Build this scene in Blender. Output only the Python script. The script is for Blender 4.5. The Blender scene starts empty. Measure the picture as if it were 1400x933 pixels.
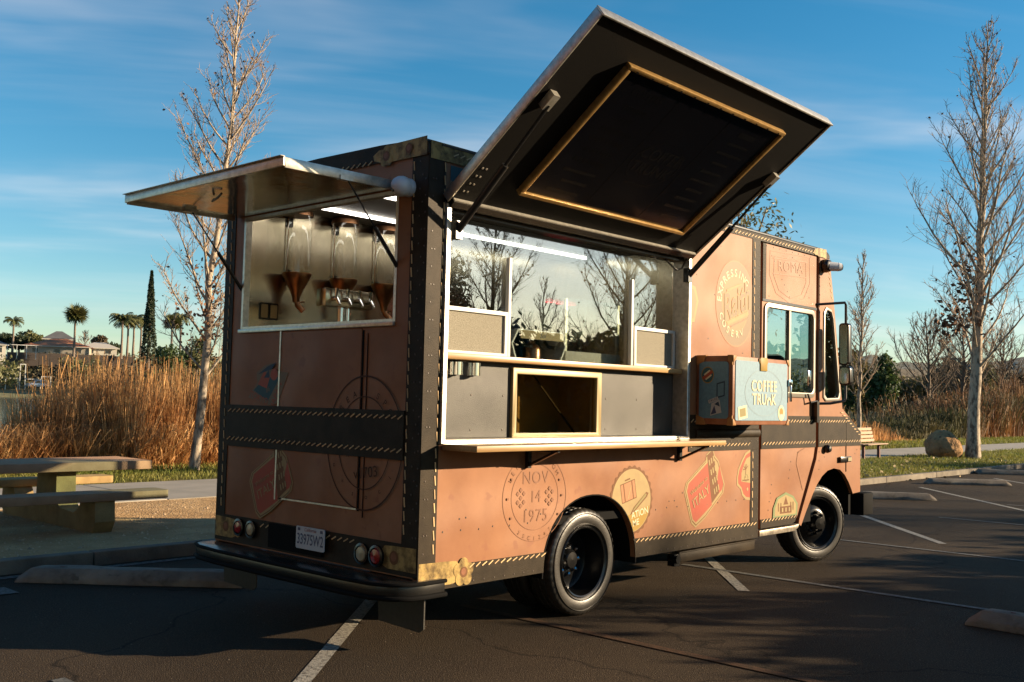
import bpy, bmesh, math, random
import numpy as np
from mathutils import Vector, Matrix
from mathutils.geometry import tessellate_polygon

S = bpy.context.scene
COL = S.collection
rad = math.radians

# ------------------------------------------------------------------ camera
CAM = Vector((-4.414, -4.820, 1.605))
YAW, PITCH, ROLL, FPX = rad(42.584), rad(3.369), rad(1.389), 1392.9
fw = Vector((math.cos(YAW) * math.cos(PITCH), math.sin(YAW) * math.cos(PITCH), math.sin(PITCH)))
rt = Vector((math.sin(YAW), -math.cos(YAW), 0))
up = rt.cross(fw)
rt2 = math.cos(ROLL) * rt + math.sin(ROLL) * up
up2 = -math.sin(ROLL) * rt + math.cos(ROLL) * up
cd = bpy.data.cameras.new('camera')
cam = bpy.data.objects.new('camera', cd)
COL.objects.link(cam)
M4 = Matrix((rt2, up2, -fw)).transposed().to_4x4()
M4.translation = CAM
cam.matrix_world = M4
cd.sensor_width = 36
cd.lens = FPX / 1400 * 36
cd.clip_end = 6000
S.camera = cam

# ------------------------------------------------------------------ sky, sun, exposure
SUNDIR = Vector((1.0, -1.0, 0.375)).normalized()
SUN_EL = math.asin(SUNDIR.z)
world = bpy.data.worlds.new('World')
S.world = world
world.use_nodes = True
nt = world.node_tree
nt.nodes.clear()
N = nt.nodes.new
L = nt.links.new
sky = N('ShaderNodeTexSky')
sky.sky_type = 'NISHITA'
sky.sun_disc = False
sky.sun_elevation = SUN_EL
sky.sun_rotation = math.atan2(SUNDIR.x, SUNDIR.y)
sky.altitude = 100
sky.air_density = 1.0
sky.dust_density = 0.25
sky.ozone_density = 2.4
tc = N('ShaderNodeTexCoord')
sep = N('ShaderNodeSeparateXYZ')
L(tc.outputs['Generated'], sep.inputs[0])
zadd = N('ShaderNodeMath'); zadd.operation = 'MAXIMUM'; zadd.inputs[1].default_value = 0.0
L(sep.outputs['Z'], zadd.inputs[0])
zp = N('ShaderNodeMath'); zp.operation = 'ADD'; zp.inputs[1].default_value = 0.12
L(zadd.outputs[0], zp.inputs[0])
dx = N('ShaderNodeMath'); dx.operation = 'DIVIDE'
dy = N('ShaderNodeMath'); dy.operation = 'DIVIDE'
L(sep.outputs['X'], dx.inputs[0]); L(zp.outputs[0], dx.inputs[1])
L(sep.outputs['Y'], dy.inputs[0]); L(zp.outputs[0], dy.inputs[1])
cmb = N('ShaderNodeCombineXYZ')
L(dx.outputs[0], cmb.inputs[0]); L(dy.outputs[0], cmb.inputs[1])


def cloud(scale, rotz, stretch, lo, hi, detail, off):
    m0 = N('ShaderNodeMapping')
    m0.inputs['Rotation'].default_value = (0, 0, rotz)
    L(cmb.outputs[0], m0.inputs[0])
    mp = N('ShaderNodeMapping')
    mp.inputs['Scale'].default_value = (scale * stretch, scale, 1)
    mp.inputs['Location'].default_value = off
    L(m0.outputs[0], mp.inputs[0])
    nz = N('ShaderNodeTexNoise')
    nz.inputs['Detail'].default_value = detail
    nz.inputs['Roughness'].default_value = 0.55
    nz.inputs['Distortion'].default_value = 0.35
    nz.inputs['Scale'].default_value = 1.0
    L(mp.outputs[0], nz.inputs['Vector'])
    mr = N('ShaderNodeMapRange')
    mr.interpolation_type = 'SMOOTHSTEP'
    mr.inputs['From Min'].default_value = lo
    mr.inputs['From Max'].default_value = hi
    L(nz.outputs[0], mr.inputs['Value'])
    return mr.outputs[0]


c1 = cloud(0.85, rad(41), 0.50, 0.48, 0.76, 5, (8.7, 6.72, 0))
c2 = cloud(2.3, rad(36), 0.16, 0.42, 0.80, 8, (7.7, 2.2, 0))
cm = N('ShaderNodeMath'); cm.operation = 'MULTIPLY'; cm.inputs[1].default_value = 0.32
L(c2, cm.inputs[0])
ca = N('ShaderNodeMath'); ca.operation = 'ADD'; ca.use_clamp = True
L(c1, ca.inputs[0]); L(cm.outputs[0], ca.inputs[1])
cs = N('ShaderNodeMath'); cs.operation = 'MULTIPLY'; cs.inputs[1].default_value = 0.38
L(ca.outputs[0], cs.inputs[0])
hsv = N('ShaderNodeHueSaturation')
hsv.inputs['Saturation'].default_value = 1.38
hsv.inputs['Hue'].default_value = 0.490
L(sky.outputs[0], hsv.inputs['Color'])
mx = N('ShaderNodeMix'); mx.data_type = 'RGBA'
L(cs.outputs[0], mx.inputs['Factor'])
L(hsv.outputs[0], mx.inputs['A'])
mx.inputs['B'].default_value = (8.2, 7.2, 6.6, 1)
bg = N('ShaderNodeBackground')
bg.inputs['Strength'].default_value = 0.058
L(mx.outputs['Result'], bg.inputs['Color'])
wo = N('ShaderNodeOutputWorld')
L(bg.outputs[0], wo.inputs['Surface'])

sl = bpy.data.lights.new('sun', 'SUN')
sl.energy = 5.0
sl.angle = rad(0.5)
sl.color = (1.0, 0.775, 0.51)
sun = bpy.data.objects.new('sun', sl)
COL.objects.link(sun)
sun.rotation_euler = SUNDIR.to_track_quat('Z', 'Y').to_euler()
S.view_settings.view_transform = 'Standard'
S.view_settings.look = 'None'
S.view_settings.exposure = 1.52
S.view_settings.gamma = 1.0
S.view_settings.use_curve_mapping = False


# ------------------------------------------------------------------ materials
MATS = {}


def mat(name, base, rough=0.5, metal=0.0, alt=None, nscale=8.0, nstr=1.0, bump=0.0, bscale=60.0, spec=0.5,
        emit=None, estr=0.0, island=0.0, stretch=None, coat=0.0, detail=5.0, lo=0.35, hi=0.65, rvar=0.0, bdist=0.01,
        spots=None, transl=0.0, wave=0.0):
    """procedural principled material: base/alt blended by noise, optional per-piece variation, speckle and bump"""
    m = bpy.data.materials.new(name)
    m.use_nodes = True
    t = m.node_tree
    b = t.nodes['Principled BSDF']
    b.inputs['Base Color'].default_value = (*base, 1)
    b.inputs['Roughness'].default_value = rough
    b.inputs['Metallic'].default_value = metal
    b.inputs['Specular IOR Level'].default_value = spec
    b.inputs['Coat Weight'].default_value = coat
    tcn = t.nodes.new('ShaderNodeTexCoord')
    vec = tcn.outputs['Object']
    if stretch:
        mp = t.nodes.new('ShaderNodeMapping')
        mp.inputs['Scale'].default_value = stretch
        t.links.new(vec, mp.inputs[0]); vec = mp.outputs[0]
    col = None
    if alt:
        n = t.nodes.new('ShaderNodeTexNoise')
        n.inputs['Scale'].default_value = nscale
        n.inputs['Detail'].default_value = detail
        n.inputs['Roughness'].default_value = 0.6
        t.links.new(vec, n.inputs['Vector'])
        r = t.nodes.new('ShaderNodeMapRange')
        r.inputs['From Min'].default_value = lo
        r.inputs['From Max'].default_value = hi
        r.inputs['To Max'].default_value = nstr
        t.links.new(n.outputs[0], r.inputs['Value'])
        x = t.nodes.new('ShaderNodeMix'); x.data_type = 'RGBA'
        x.inputs['A'].default_value = (*base, 1)
        x.inputs['B'].default_value = (*alt, 1)
        t.links.new(r.outputs[0], x.inputs['Factor'])
        col = x.outputs['Result']
        if rvar:
            rr = t.nodes.new('ShaderNodeMapRange')
            rr.inputs['To Min'].default_value = max(0.02, rough - rvar)
            rr.inputs['To Max'].default_value = rough + rvar
            t.links.new(n.outputs[0], rr.inputs['Value'])
            t.links.new(rr.outputs[0], b.inputs['Roughness'])
    if spots:
        sc, thr, sp = spots
        n2 = t.nodes.new('ShaderNodeTexNoise')
        n2.inputs['Scale'].default_value = sc
        n2.inputs['Detail'].default_value = 2
        t.links.new(vec, n2.inputs['Vector'])
        r2 = t.nodes.new('ShaderNodeMapRange')
        r2.inputs['From Min'].default_value = thr
        r2.inputs['From Max'].default_value = thr + 0.06
        t.links.new(n2.outputs[0], r2.inputs['Value'])
        x2 = t.nodes.new('ShaderNodeMix'); x2.data_type = 'RGBA'
        t.links.new(r2.outputs[0], x2.inputs['Factor'])
        if col: t.links.new(col, x2.inputs['A'])
        else: x2.inputs['A'].default_value = (*base, 1)
        x2.inputs['B'].default_value = (*sp, 1)
        col = x2.outputs['Result']
    if island:
        g = t.nodes.new('ShaderNodeNewGeometry')
        h = t.nodes.new('ShaderNodeHueSaturation')
        r3 = t.nodes.new('ShaderNodeMapRange')
        r3.inputs['To Min'].default_value = 1 - island
        r3.inputs['To Max'].default_value = 1 + island
        t.links.new(g.outputs['Random Per Island'], r3.inputs['Value'])
        t.links.new(r3.outputs[0], h.inputs['Value'])
        if col: t.links.new(col, h.inputs['Color'])
        else: h.inputs['Color'].default_value = (*base, 1)
        col = h.outputs[0]
    if col:
        t.links.new(col, b.inputs['Base Color'])
    if bump:
        n3 = t.nodes.new('ShaderNodeTexNoise')
        n3.inputs['Scale'].default_value = bscale
        n3.inputs['Detail'].default_value = 3
        t.links.new(vec, n3.inputs['Vector'])
        bp = t.nodes.new('ShaderNodeBump')
        bp.inputs['Strength'].default_value = bump
        bp.inputs['Distance'].default_value = bdist
        t.links.new(n3.outputs[0], bp.inputs['Height'])
        if wave:
            n4 = t.nodes.new('ShaderNodeTexNoise')
            n4.inputs['Scale'].default_value = 1.6
            n4.inputs['Detail'].default_value = 1
            t.links.new(vec, n4.inputs['Vector'])
            b2 = t.nodes.new('ShaderNodeBump')
            b2.inputs['Strength'].default_value = wave
            b2.inputs['Distance'].default_value = 0.08
            t.links.new(n4.outputs[0], b2.inputs['Height'])
            t.links.new(b2.outputs[0], bp.inputs['Normal'])
        t.links.new(bp.outputs[0], b.inputs['Normal'])
    if emit:
        b.inputs['Emission Color'].default_value = (*emit, 1)
        b.inputs['Emission Strength'].default_value = estr
    if transl:
        tr = t.nodes.new('ShaderNodeBsdfTranslucent')
        if col: t.links.new(col, tr.inputs['Color'])
        else: tr.inputs['Color'].default_value = (*base, 1)
        ms = t.nodes.new('ShaderNodeMixShader')
        ms.inputs[0].default_value = transl
        t.links.new(b.outputs[0], ms.inputs[1]); t.links.new(tr.outputs[0], ms.inputs[2])
        t.links.new(ms.outputs[0], t.nodes['Material Output'].inputs['Surface'])
    MATS[name] = m
    return m


def glass(name, tint, ior=1.5, rough=0.0, boost=1.0):
    """thin sheet of glass: tinted see-through plus Fresnel mirror"""
    m = bpy.data.materials.new(name)
    m.use_nodes = True
    t = m.node_tree
    t.nodes.clear()
    o = t.nodes.new('ShaderNodeOutputMaterial')
    a = t.nodes.new('ShaderNodeBsdfTransparent'); a.inputs[0].default_value = (*tint, 1)
    g = t.nodes.new('ShaderNodeBsdfGlossy'); g.inputs['Roughness'].default_value = rough
    f = t.nodes.new('ShaderNodeFresnel')
    ge = t.nodes.new('ShaderNodeNewGeometry')
    # the sheet is thin: its far face mirrors as its near face does
    ex = t.nodes.new('ShaderNodeMath'); ex.operation = 'MULTIPLY_ADD'; ex.inputs[1].default_value = -2.0; ex.inputs[2].default_value = 1.0
    pw_ = t.nodes.new('ShaderNodeMath'); pw_.operation = 'POWER'; pw_.inputs[0].default_value = ior
    t.links.new(ge.outputs['Backfacing'], ex.inputs[0]); t.links.new(ex.outputs[0], pw_.inputs[1]); t.links.new(pw_.outputs[0], f.inputs[0])
    s = t.nodes.new('ShaderNodeMixShader')
    t.links.new(f.outputs[0], s.inputs[0]); t.links.new(a.outputs[0], s.inputs[1]); t.links.new(g.outputs[0], s.inputs[2])
    t.links.new(s.outputs[0], o.inputs['Surface'])
    MATS[name] = m
    return m


leather = mat('brown_leather_wrap', (0.250, 0.113, 0.052), 0.5, spec=0.20, alt=(0.176, 0.068, 0.027), nscale=1.7, nstr=0.9, bump=0.22, bscale=170, bdist=0.003, detail=12, spots=(9, 0.63, (0.20, 0.080, 0.038)), wave=0.5)
blackwrap = mat('black_vinyl_trim', (0.032, 0.0235, 0.0145), 0.5, spec=0.08, alt=(0.018, 0.013, 0.008), nscale=6, bump=0.5, bscale=150, bdist=0.004)
stitchm = mat('tan_thread', (0.46, 0.30, 0.14), 0.7, island=0.3)
brass = mat('antique_brass_print', (0.33, 0.225, 0.075), 0.5, 0.0, spec=0.15, alt=(0.085, 0.052, 0.017), nscale=11, detail=11, bump=0.2, bscale=80, lo=0.42, hi=0.62)
goldframe = mat('gold_frame', (0.40, 0.25, 0.09), 0.35, 0.6, alt=(0.28, 0.16, 0.05), nscale=20)
goldpaint = mat('pale_gold_frame', (0.21, 0.155, 0.065), 0.45, 0.2)
alu = mat('aluminium', (0.52, 0.49, 0.43), 0.38, 0.75, alt=(0.36, 0.34, 0.29), nscale=25, bump=0.08, bscale=40)
steel = mat('brushed_stainless', (0.55, 0.48, 0.36), 0.24, 1.0, alt=(0.42, 0.36, 0.25), nscale=5, bump=0.06, bscale=3.0, bdist=0.05, stretch=(1, 1, 0.35))
steel2 = mat('hatch_stainless', (0.74, 0.69, 0.60), 0.14, 1.0, alt=(0.58, 0.53, 0.44), nscale=4, bump=0.14, bscale=2.2, bdist=0.06)
blackpl = mat('black_plastic', (0.007, 0.0068, 0.0065), 0.27)
blackrod = mat('black_rod', (0.02, 0.02, 0.02), 0.3, 0.3)
chassis = mat('chassis_black', (0.006, 0.006, 0.006), 0.8, spec=0.06)
hammer = mat('hammered_black', (0.0035, 0.003, 0.0025), 0.75, spec=0.08, bump=0.6, bscale=230, bdist=0.004)
greypanel = mat('grey_textured_panel', (0.046, 0.044, 0.038), 0.5, 0.15, spec=0.3, alt=(0.030, 0.0285, 0.025), nscale=3, bump=0.5, bscale=200, bdist=0.004, wave=0.4)
menublk = mat('menu_gloss_black', (0.0025, 0.0025, 0.0035), 0.12, spec=0.35)
menutxt = mat('menu_lettering', (0.0026, 0.0026, 0.003), 0.25, spec=0.33)
rubber = mat('tyre_rubber', (0.013, 0.012, 0.0105), 0.38, alt=(0.024, 0.021, 0.017), nscale=30, bump=0.1, bscale=90)
rimblk = mat('black_wheel_paint', (0.005, 0.005, 0.005), 0.24, spec=0.4)
wood = mat('varnished_wood', (0.341, 0.215, 0.088), 0.35, alt=(0.253, 0.138, 0.0495), nscale=5, stretch=(0.6, 9, 9), detail=8, coat=0.3)
chrome = mat('chrome', (0.8, 0.8, 0.8), 0.1, 1.0)
copper = mat('copper', (0.40, 0.215, 0.115), 0.3, 1.0, alt=(0.27, 0.13, 0.065), nscale=12)
whitepl = mat('white_plastic', (0.525, 0.532, 0.546), 0.35)
whitefr = mat('white_frame', (0.48, 0.474, 0.444), 0.45)
ledm = mat('led_strip', (1, 1, 1), 0.5, emit=(1.0, 0.93, 0.82), estr=2.4)
redm = mat('red_lens', (0.22, 0.006, 0.008), 0.2, coat=0.3)
amberm = mat('pale_lens', (0.30, 0.25, 0.15), 0.3, coat=0.2)
neon = mat('red_led_sign', (0.6, 0.02, 0.03), 0.4, emit=(1, 0.06, 0.08), estr=0.9)
mesh_m = mat('woven_screen', (0.235, 0.215, 0.165), 0.8, spec=0.2, alt=(0.13, 0.118, 0.09), nscale=160, detail=1, bump=0.5, bscale=220, bdist=0.003)
glass_s = glass('service_glass', (0.88, 0.92, 0.90), 2.9)
glass_c = glass('clear_glass', (0.96, 0.97, 0.95), 1.7)
glass_t = glass('teal_tinted_glass', (0.78, 0.90, 0.89), 1.8)
glass_d = glass('dark_glass', (0.66, 0.60, 0.46), 1.9, 0.02)
blue_l = mat('blue_canvas', (0.085, 0.185, 0.245), 0.6, alt=(0.068, 0.15, 0.21), nscale=40, bump=0.3, bscale=200, bdist=0.002)
tanlea = mat('tan_leather_edge', (0.225, 0.1, 0.055), 0.45, alt=(0.17, 0.07, 0.035), nscale=8, bump=0.15, bscale=120, spec=0.12)
cream = mat('cream_lettering', (0.48, 0.432, 0.288), 0.55, spec=0.12)
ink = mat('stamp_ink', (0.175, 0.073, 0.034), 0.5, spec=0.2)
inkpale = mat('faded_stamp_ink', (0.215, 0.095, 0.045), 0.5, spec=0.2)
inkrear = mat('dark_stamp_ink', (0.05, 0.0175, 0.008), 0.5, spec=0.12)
d_red = mat('decal_red', (0.30, 0.058, 0.034), 0.5, alt=(0.27, 0.066, 0.036), nscale=9, spec=0.15)
d_cream = mat('decal_cream', (0.285, 0.215, 0.095), 0.5, alt=(0.255, 0.18, 0.085), nscale=7, spec=0.15)
d_olive = mat('decal_olive', (0.2, 0.165, 0.07), 0.5, spec=0.12)
d_brown = mat('decal_brown', (0.125, 0.055, 0.0225), 0.5, spec=0.12)
d_gold = mat('decal_gold', (0.26, 0.165, 0.04), 0.5, spec=0.12)
d_orange = mat('decal_orange', (0.30, 0.135, 0.062), 0.5, spec=0.2)
d_teal = mat('decal_teal', (0.03, 0.08, 0.095), 0.5, spec=0.12)
d_navy = mat('decal_navy', (0.03, 0.05, 0.08), 0.5, spec=0.12)
d_grey = mat('decal_grey', (0.16, 0.125, 0.08), 0.5, spec=0.12)
d_slate = mat('decal_slate', (0.165, 0.108, 0.058), 0.5, spec=0.2)
rivetm = mat('dark_rivet', (0.045, 0.028, 0.018), 0.5)
d_white = mat('decal_white', (0.33, 0.33, 0.33), 0.5, spec=0.12)
d_green = mat('decal_green', (0.15, 0.18, 0.085), 0.5, spec=0.12)
plate_w = mat('plate_white', (0.372, 0.396, 0.42), 0.4)
plate_b = mat('plate_blue', (0.02, 0.03, 0.09), 0.4)

asphalt = mat('asphalt', (0.044, 0.0315, 0.0200), 0.85, spec=0.10, alt=(0.023, 0.0165, 0.0110), nscale=0.9, bump=1.0, bscale=110, bdist=0.015, detail=12, spots=(95, 0.58, (0.085, 0.063, 0.041)))
def add_cracks(m):
    t = m.node_tree
    b = t.nodes['Principled BSDF']
    src = b.inputs['Base Color'].links[0].from_socket
    tcn = t.nodes.new('ShaderNodeTexCoord')
    nz = t.nodes.new('ShaderNodeTexNoise'); nz.inputs['Scale'].default_value = 1.3; nz.inputs['Detail'].default_value = 6
    t.links.new(tcn.outputs['Object'], nz.inputs['Vector'])
    ad = t.nodes.new('ShaderNodeMixRGB'); ad.blend_type = 'ADD'; ad.inputs[0].default_value = 0.9
    t.links.new(tcn.outputs['Object'], ad.inputs[1]); t.links.new(nz.outputs[1], ad.inputs[2])
    vo = t.nodes.new('ShaderNodeTexVoronoi'); vo.feature = 'DISTANCE_TO_EDGE'; vo.inputs['Scale'].default_value = 0.23
    t.links.new(ad.outputs[0], vo.inputs['Vector'])
    mr = t.nodes.new('ShaderNodeMapRange'); mr.inputs['From Min'].default_value = 0.0; mr.inputs['From Max'].default_value = 0.005; mr.inputs['To Min'].default_value = 0.35; mr.inputs['To Max'].default_value = 1.0
    t.links.new(vo.outputs['Distance'], mr.inputs['Value'])
    st_ = t.nodes.new('ShaderNodeTexNoise'); st_.inputs['Scale'].default_value = 0.45; st_.inputs['Detail'].default_value = 4
    t.links.new(tcn.outputs['Object'], st_.inputs['Vector'])
    m2 = t.nodes.new('ShaderNodeMapRange'); m2.inputs['From Min'].default_value = 0.3; m2.inputs['From Max'].default_value = 0.7; m2.inputs['To Min'].default_value = 0.58; m2.inputs['To Max'].default_value = 1.4
    t.links.new(st_.outputs[0], m2.inputs['Value'])
    mu = t.nodes.new('ShaderNodeMath'); mu.operation = 'MULTIPLY'
    t.links.new(mr.outputs[0], mu.inputs[0]); t.links.new(m2.outputs[0], mu.inputs[1])
    mx_ = t.nodes.new('ShaderNodeVectorMath'); mx_.operation = 'SCALE'
    t.links.new(src, mx_.inputs[0]); t.links.new(mu.outputs[0], mx_.inputs['Scale'])
    t.links.new(mx_.outputs[0], b.inputs['Base Color'])


add_cracks(asphalt)
paint = mat('worn_white_paint', (0.25, 0.235, 0.20), 0.75, alt=(0.055, 0.046, 0.036), nscale=38, detail=9, lo=0.46, hi=0.64, bump=0.6, bscale=110)
paintold = mat('faded_white_paint', (0.114, 0.111, 0.102), 0.8, alt=(0.03, 0.0288, 0.0264), nscale=28, lo=0.38, hi=0.62, bump=0.5, bscale=110)
paintred = mat('faded_red_paint', (0.072, 0.040, 0.024), 0.85, spec=0.1, alt=(0.040, 0.028, 0.018), nscale=20, lo=0.4, hi=0.65, bump=0.6, bscale=110)
concrete = mat('concrete', (0.21, 0.18, 0.14), 0.85, spec=0.2, alt=(0.12, 0.10, 0.08), nscale=4, bump=0.5, bscale=60, detail=12, spots=(9, 0.60, (0.10, 0.085, 0.065)))
kerbm = mat('kerb_concrete', (0.18, 0.155, 0.12), 0.85, spec=0.2, alt=(0.10, 0.085, 0.068), nscale=3, bump=0.5, bscale=50, detail=10)
pathm = mat('path_concrete', (0.28, 0.25, 0.21), 0.85, alt=(0.22, 0.20, 0.165), nscale=1.5, bump=0.2, bscale=70)
tablem = mat('pinkish_concrete', (0.35, 0.215, 0.135), 0.85, spec=0.08, alt=(0.28, 0.165, 0.10), nscale=6, bump=0.3, bscale=90, spots=(160, 0.66, (0.19, 0.12, 0.078)))
tabley = mat('buff_concrete', (0.31, 0.215, 0.095), 0.85, spec=0.08, alt=(0.22, 0.15, 0.07), nscale=5, bump=0.35, bscale=70)
gravel = mat('decomposed_granite', (0.50, 0.33, 0.165), 0.9, spec=0.1, alt=(0.34, 0.21, 0.10), nscale=2.2, bump=1.0, bscale=45, bdist=0.03, detail=12, spots=(70, 0.60, (0.25, 0.155, 0.075)))
pebble = mat('pebble', (0.40, 0.28, 0.165), 0.85, island=0.5)
soil = mat('bank_soil', (0.13, 0.10, 0.055), 0.95, alt=(0.09, 0.09, 0.04), nscale=0.6, bump=0.6, bscale=8, bdist=0.1)
turf = mat('turf', (0.075, 0.085, 0.014), 0.95, spec=0.1, alt=(0.12, 0.095, 0.026), nscale=1.1, bump=0.6, bscale=25, bdist=0.05, detail=9)
blade_m = mat('grass_blade', (0.125, 0.155, 0.018), 0.7, alt=(0.20, 0.175, 0.035), nscale=0.9, island=0.4, transl=0.35)
reed_m = mat('dry_reed', (0.60, 0.36, 0.15), 0.75, alt=(0.36, 0.165, 0.055), nscale=0.9, island=0.45, transl=0.35)
reed_r = mat('rusty_reed', (0.165, 0.0715, 0.0303), 0.8, alt=(0.231, 0.132, 0.055), nscale=0.2, island=0.5, transl=0.2)
reed_g = mat('green_reed', (0.054, 0.06, 0.018), 0.8, alt=(0.102, 0.078, 0.03), nscale=0.3, island=0.5, transl=0.2)
water_m = mat('lake_water', (0.02, 0.035, 0.045), 0.08, bump=0.25, bscale=1.2, bdist=0.05, stretch=(1, 2.2, 1))
bark = mat('pale_bark', (0.36, 0.29, 0.21), 0.85, alt=(0.11, 0.08, 0.055), nscale=9, stretch=(1, 1, 0.45), bump=0.8, bscale=30, detail=9, lo=0.47, hi=0.6)
twig = mat('twig_bark', (0.33, 0.255, 0.185), 0.85, spec=0.2, alt=(0.235, 0.175, 0.125), nscale=1.5)
darkbark = mat('dark_bark', (0.085, 0.062, 0.042), 0.9, alt=(0.14, 0.10, 0.07), nscale=6, bump=0.5, bscale=20)
deadleaf = mat('dead_leaf', (0.13, 0.06, 0.028), 0.85, island=0.5)
leaf_ol = mat('olive_leaf', (0.0805, 0.0875, 0.028), 0.55, alt=(0.119, 0.115, 0.042), nscale=1.2, island=0.4, transl=0.25)
leaf_gr = mat('green_leaf', (0.0315, 0.0595, 0.014), 0.6, alt=(0.056, 0.0805, 0.0175), nscale=0.6, island=0.45, transl=0.25)
leaf_dk = mat('dark_leaf', (0.0168, 0.03, 0.0108), 0.65, alt=(0.027, 0.039, 0.0132), nscale=0.5, island=0.45, transl=0.2)
leaf_yl = mat('yellow_leaf', (0.132, 0.093, 0.018), 0.65, alt=(0.084, 0.078, 0.018), nscale=0.25, island=0.45, transl=0.25)
leaf_br = mat('brown_brush', (0.09, 0.054, 0.027), 0.8, alt=(0.054, 0.051, 0.021), nscale=0.12, island=0.5)
palm_m = mat('palm_frond', (0.0525, 0.07, 0.0175), 0.5, alt=(0.119, 0.105, 0.035), nscale=0.3, island=0.4, transl=0.2)
palmtr = mat('palm_trunk', (0.18, 0.138, 0.102), 0.9, alt=(0.108, 0.078, 0.06), nscale=3)
rooft = mat('terracotta_roof', (0.42, 0.155, 0.065), 0.8, alt=(0.32, 0.11, 0.05), nscale=0.6)
roofg = mat('grey_roof', (0.102, 0.099, 0.102), 0.8, alt=(0.072, 0.072, 0.072), nscale=0.5)
stucco = mat('stucco', (0.312, 0.27, 0.21), 0.85)
stuccow = mat('white_stucco', (0.432, 0.408, 0.348), 0.85)
fencem = mat('weathered_fence', (0.045, 0.033, 0.026), 0.9, alt=(0.065, 0.048, 0.038), nscale=0.4)
winm = mat('house_window', (0.03, 0.035, 0.04), 0.1)
carp = mat('silver_car_paint', (0.372, 0.396, 0.432), 0.25, 0.2, coat=0.6)
boulder_m = mat('boulder', (0.34, 0.205, 0.10), 0.9, spec=0.1, alt=(0.20, 0.115, 0.055), nscale=2.5, bump=0.8, bscale=9, bdist=0.08, detail=10, spots=(7, 0.60, (0.13, 0.08, 0.045)))
benchw = mat('bench_slat', (0.303, 0.209, 0.132), 0.7)
rustm = mat('rusty_post', (0.11, 0.04, 0.03), 0.7)
hill_m = mat('hill_scrub', (0.11, 0.11, 0.08), 0.95, alt=(0.07, 0.075, 0.055), nscale=0.03, bump=0.5, bscale=0.05, bdist=5, spots=(0.08, 0.60, (0.25, 0.23, 0.2)))
bridgem = mat('bridge_concrete', (0.075, 0.068, 0.062), 0.9, alt=(0.05, 0.045, 0.04), nscale=0.3)


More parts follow.
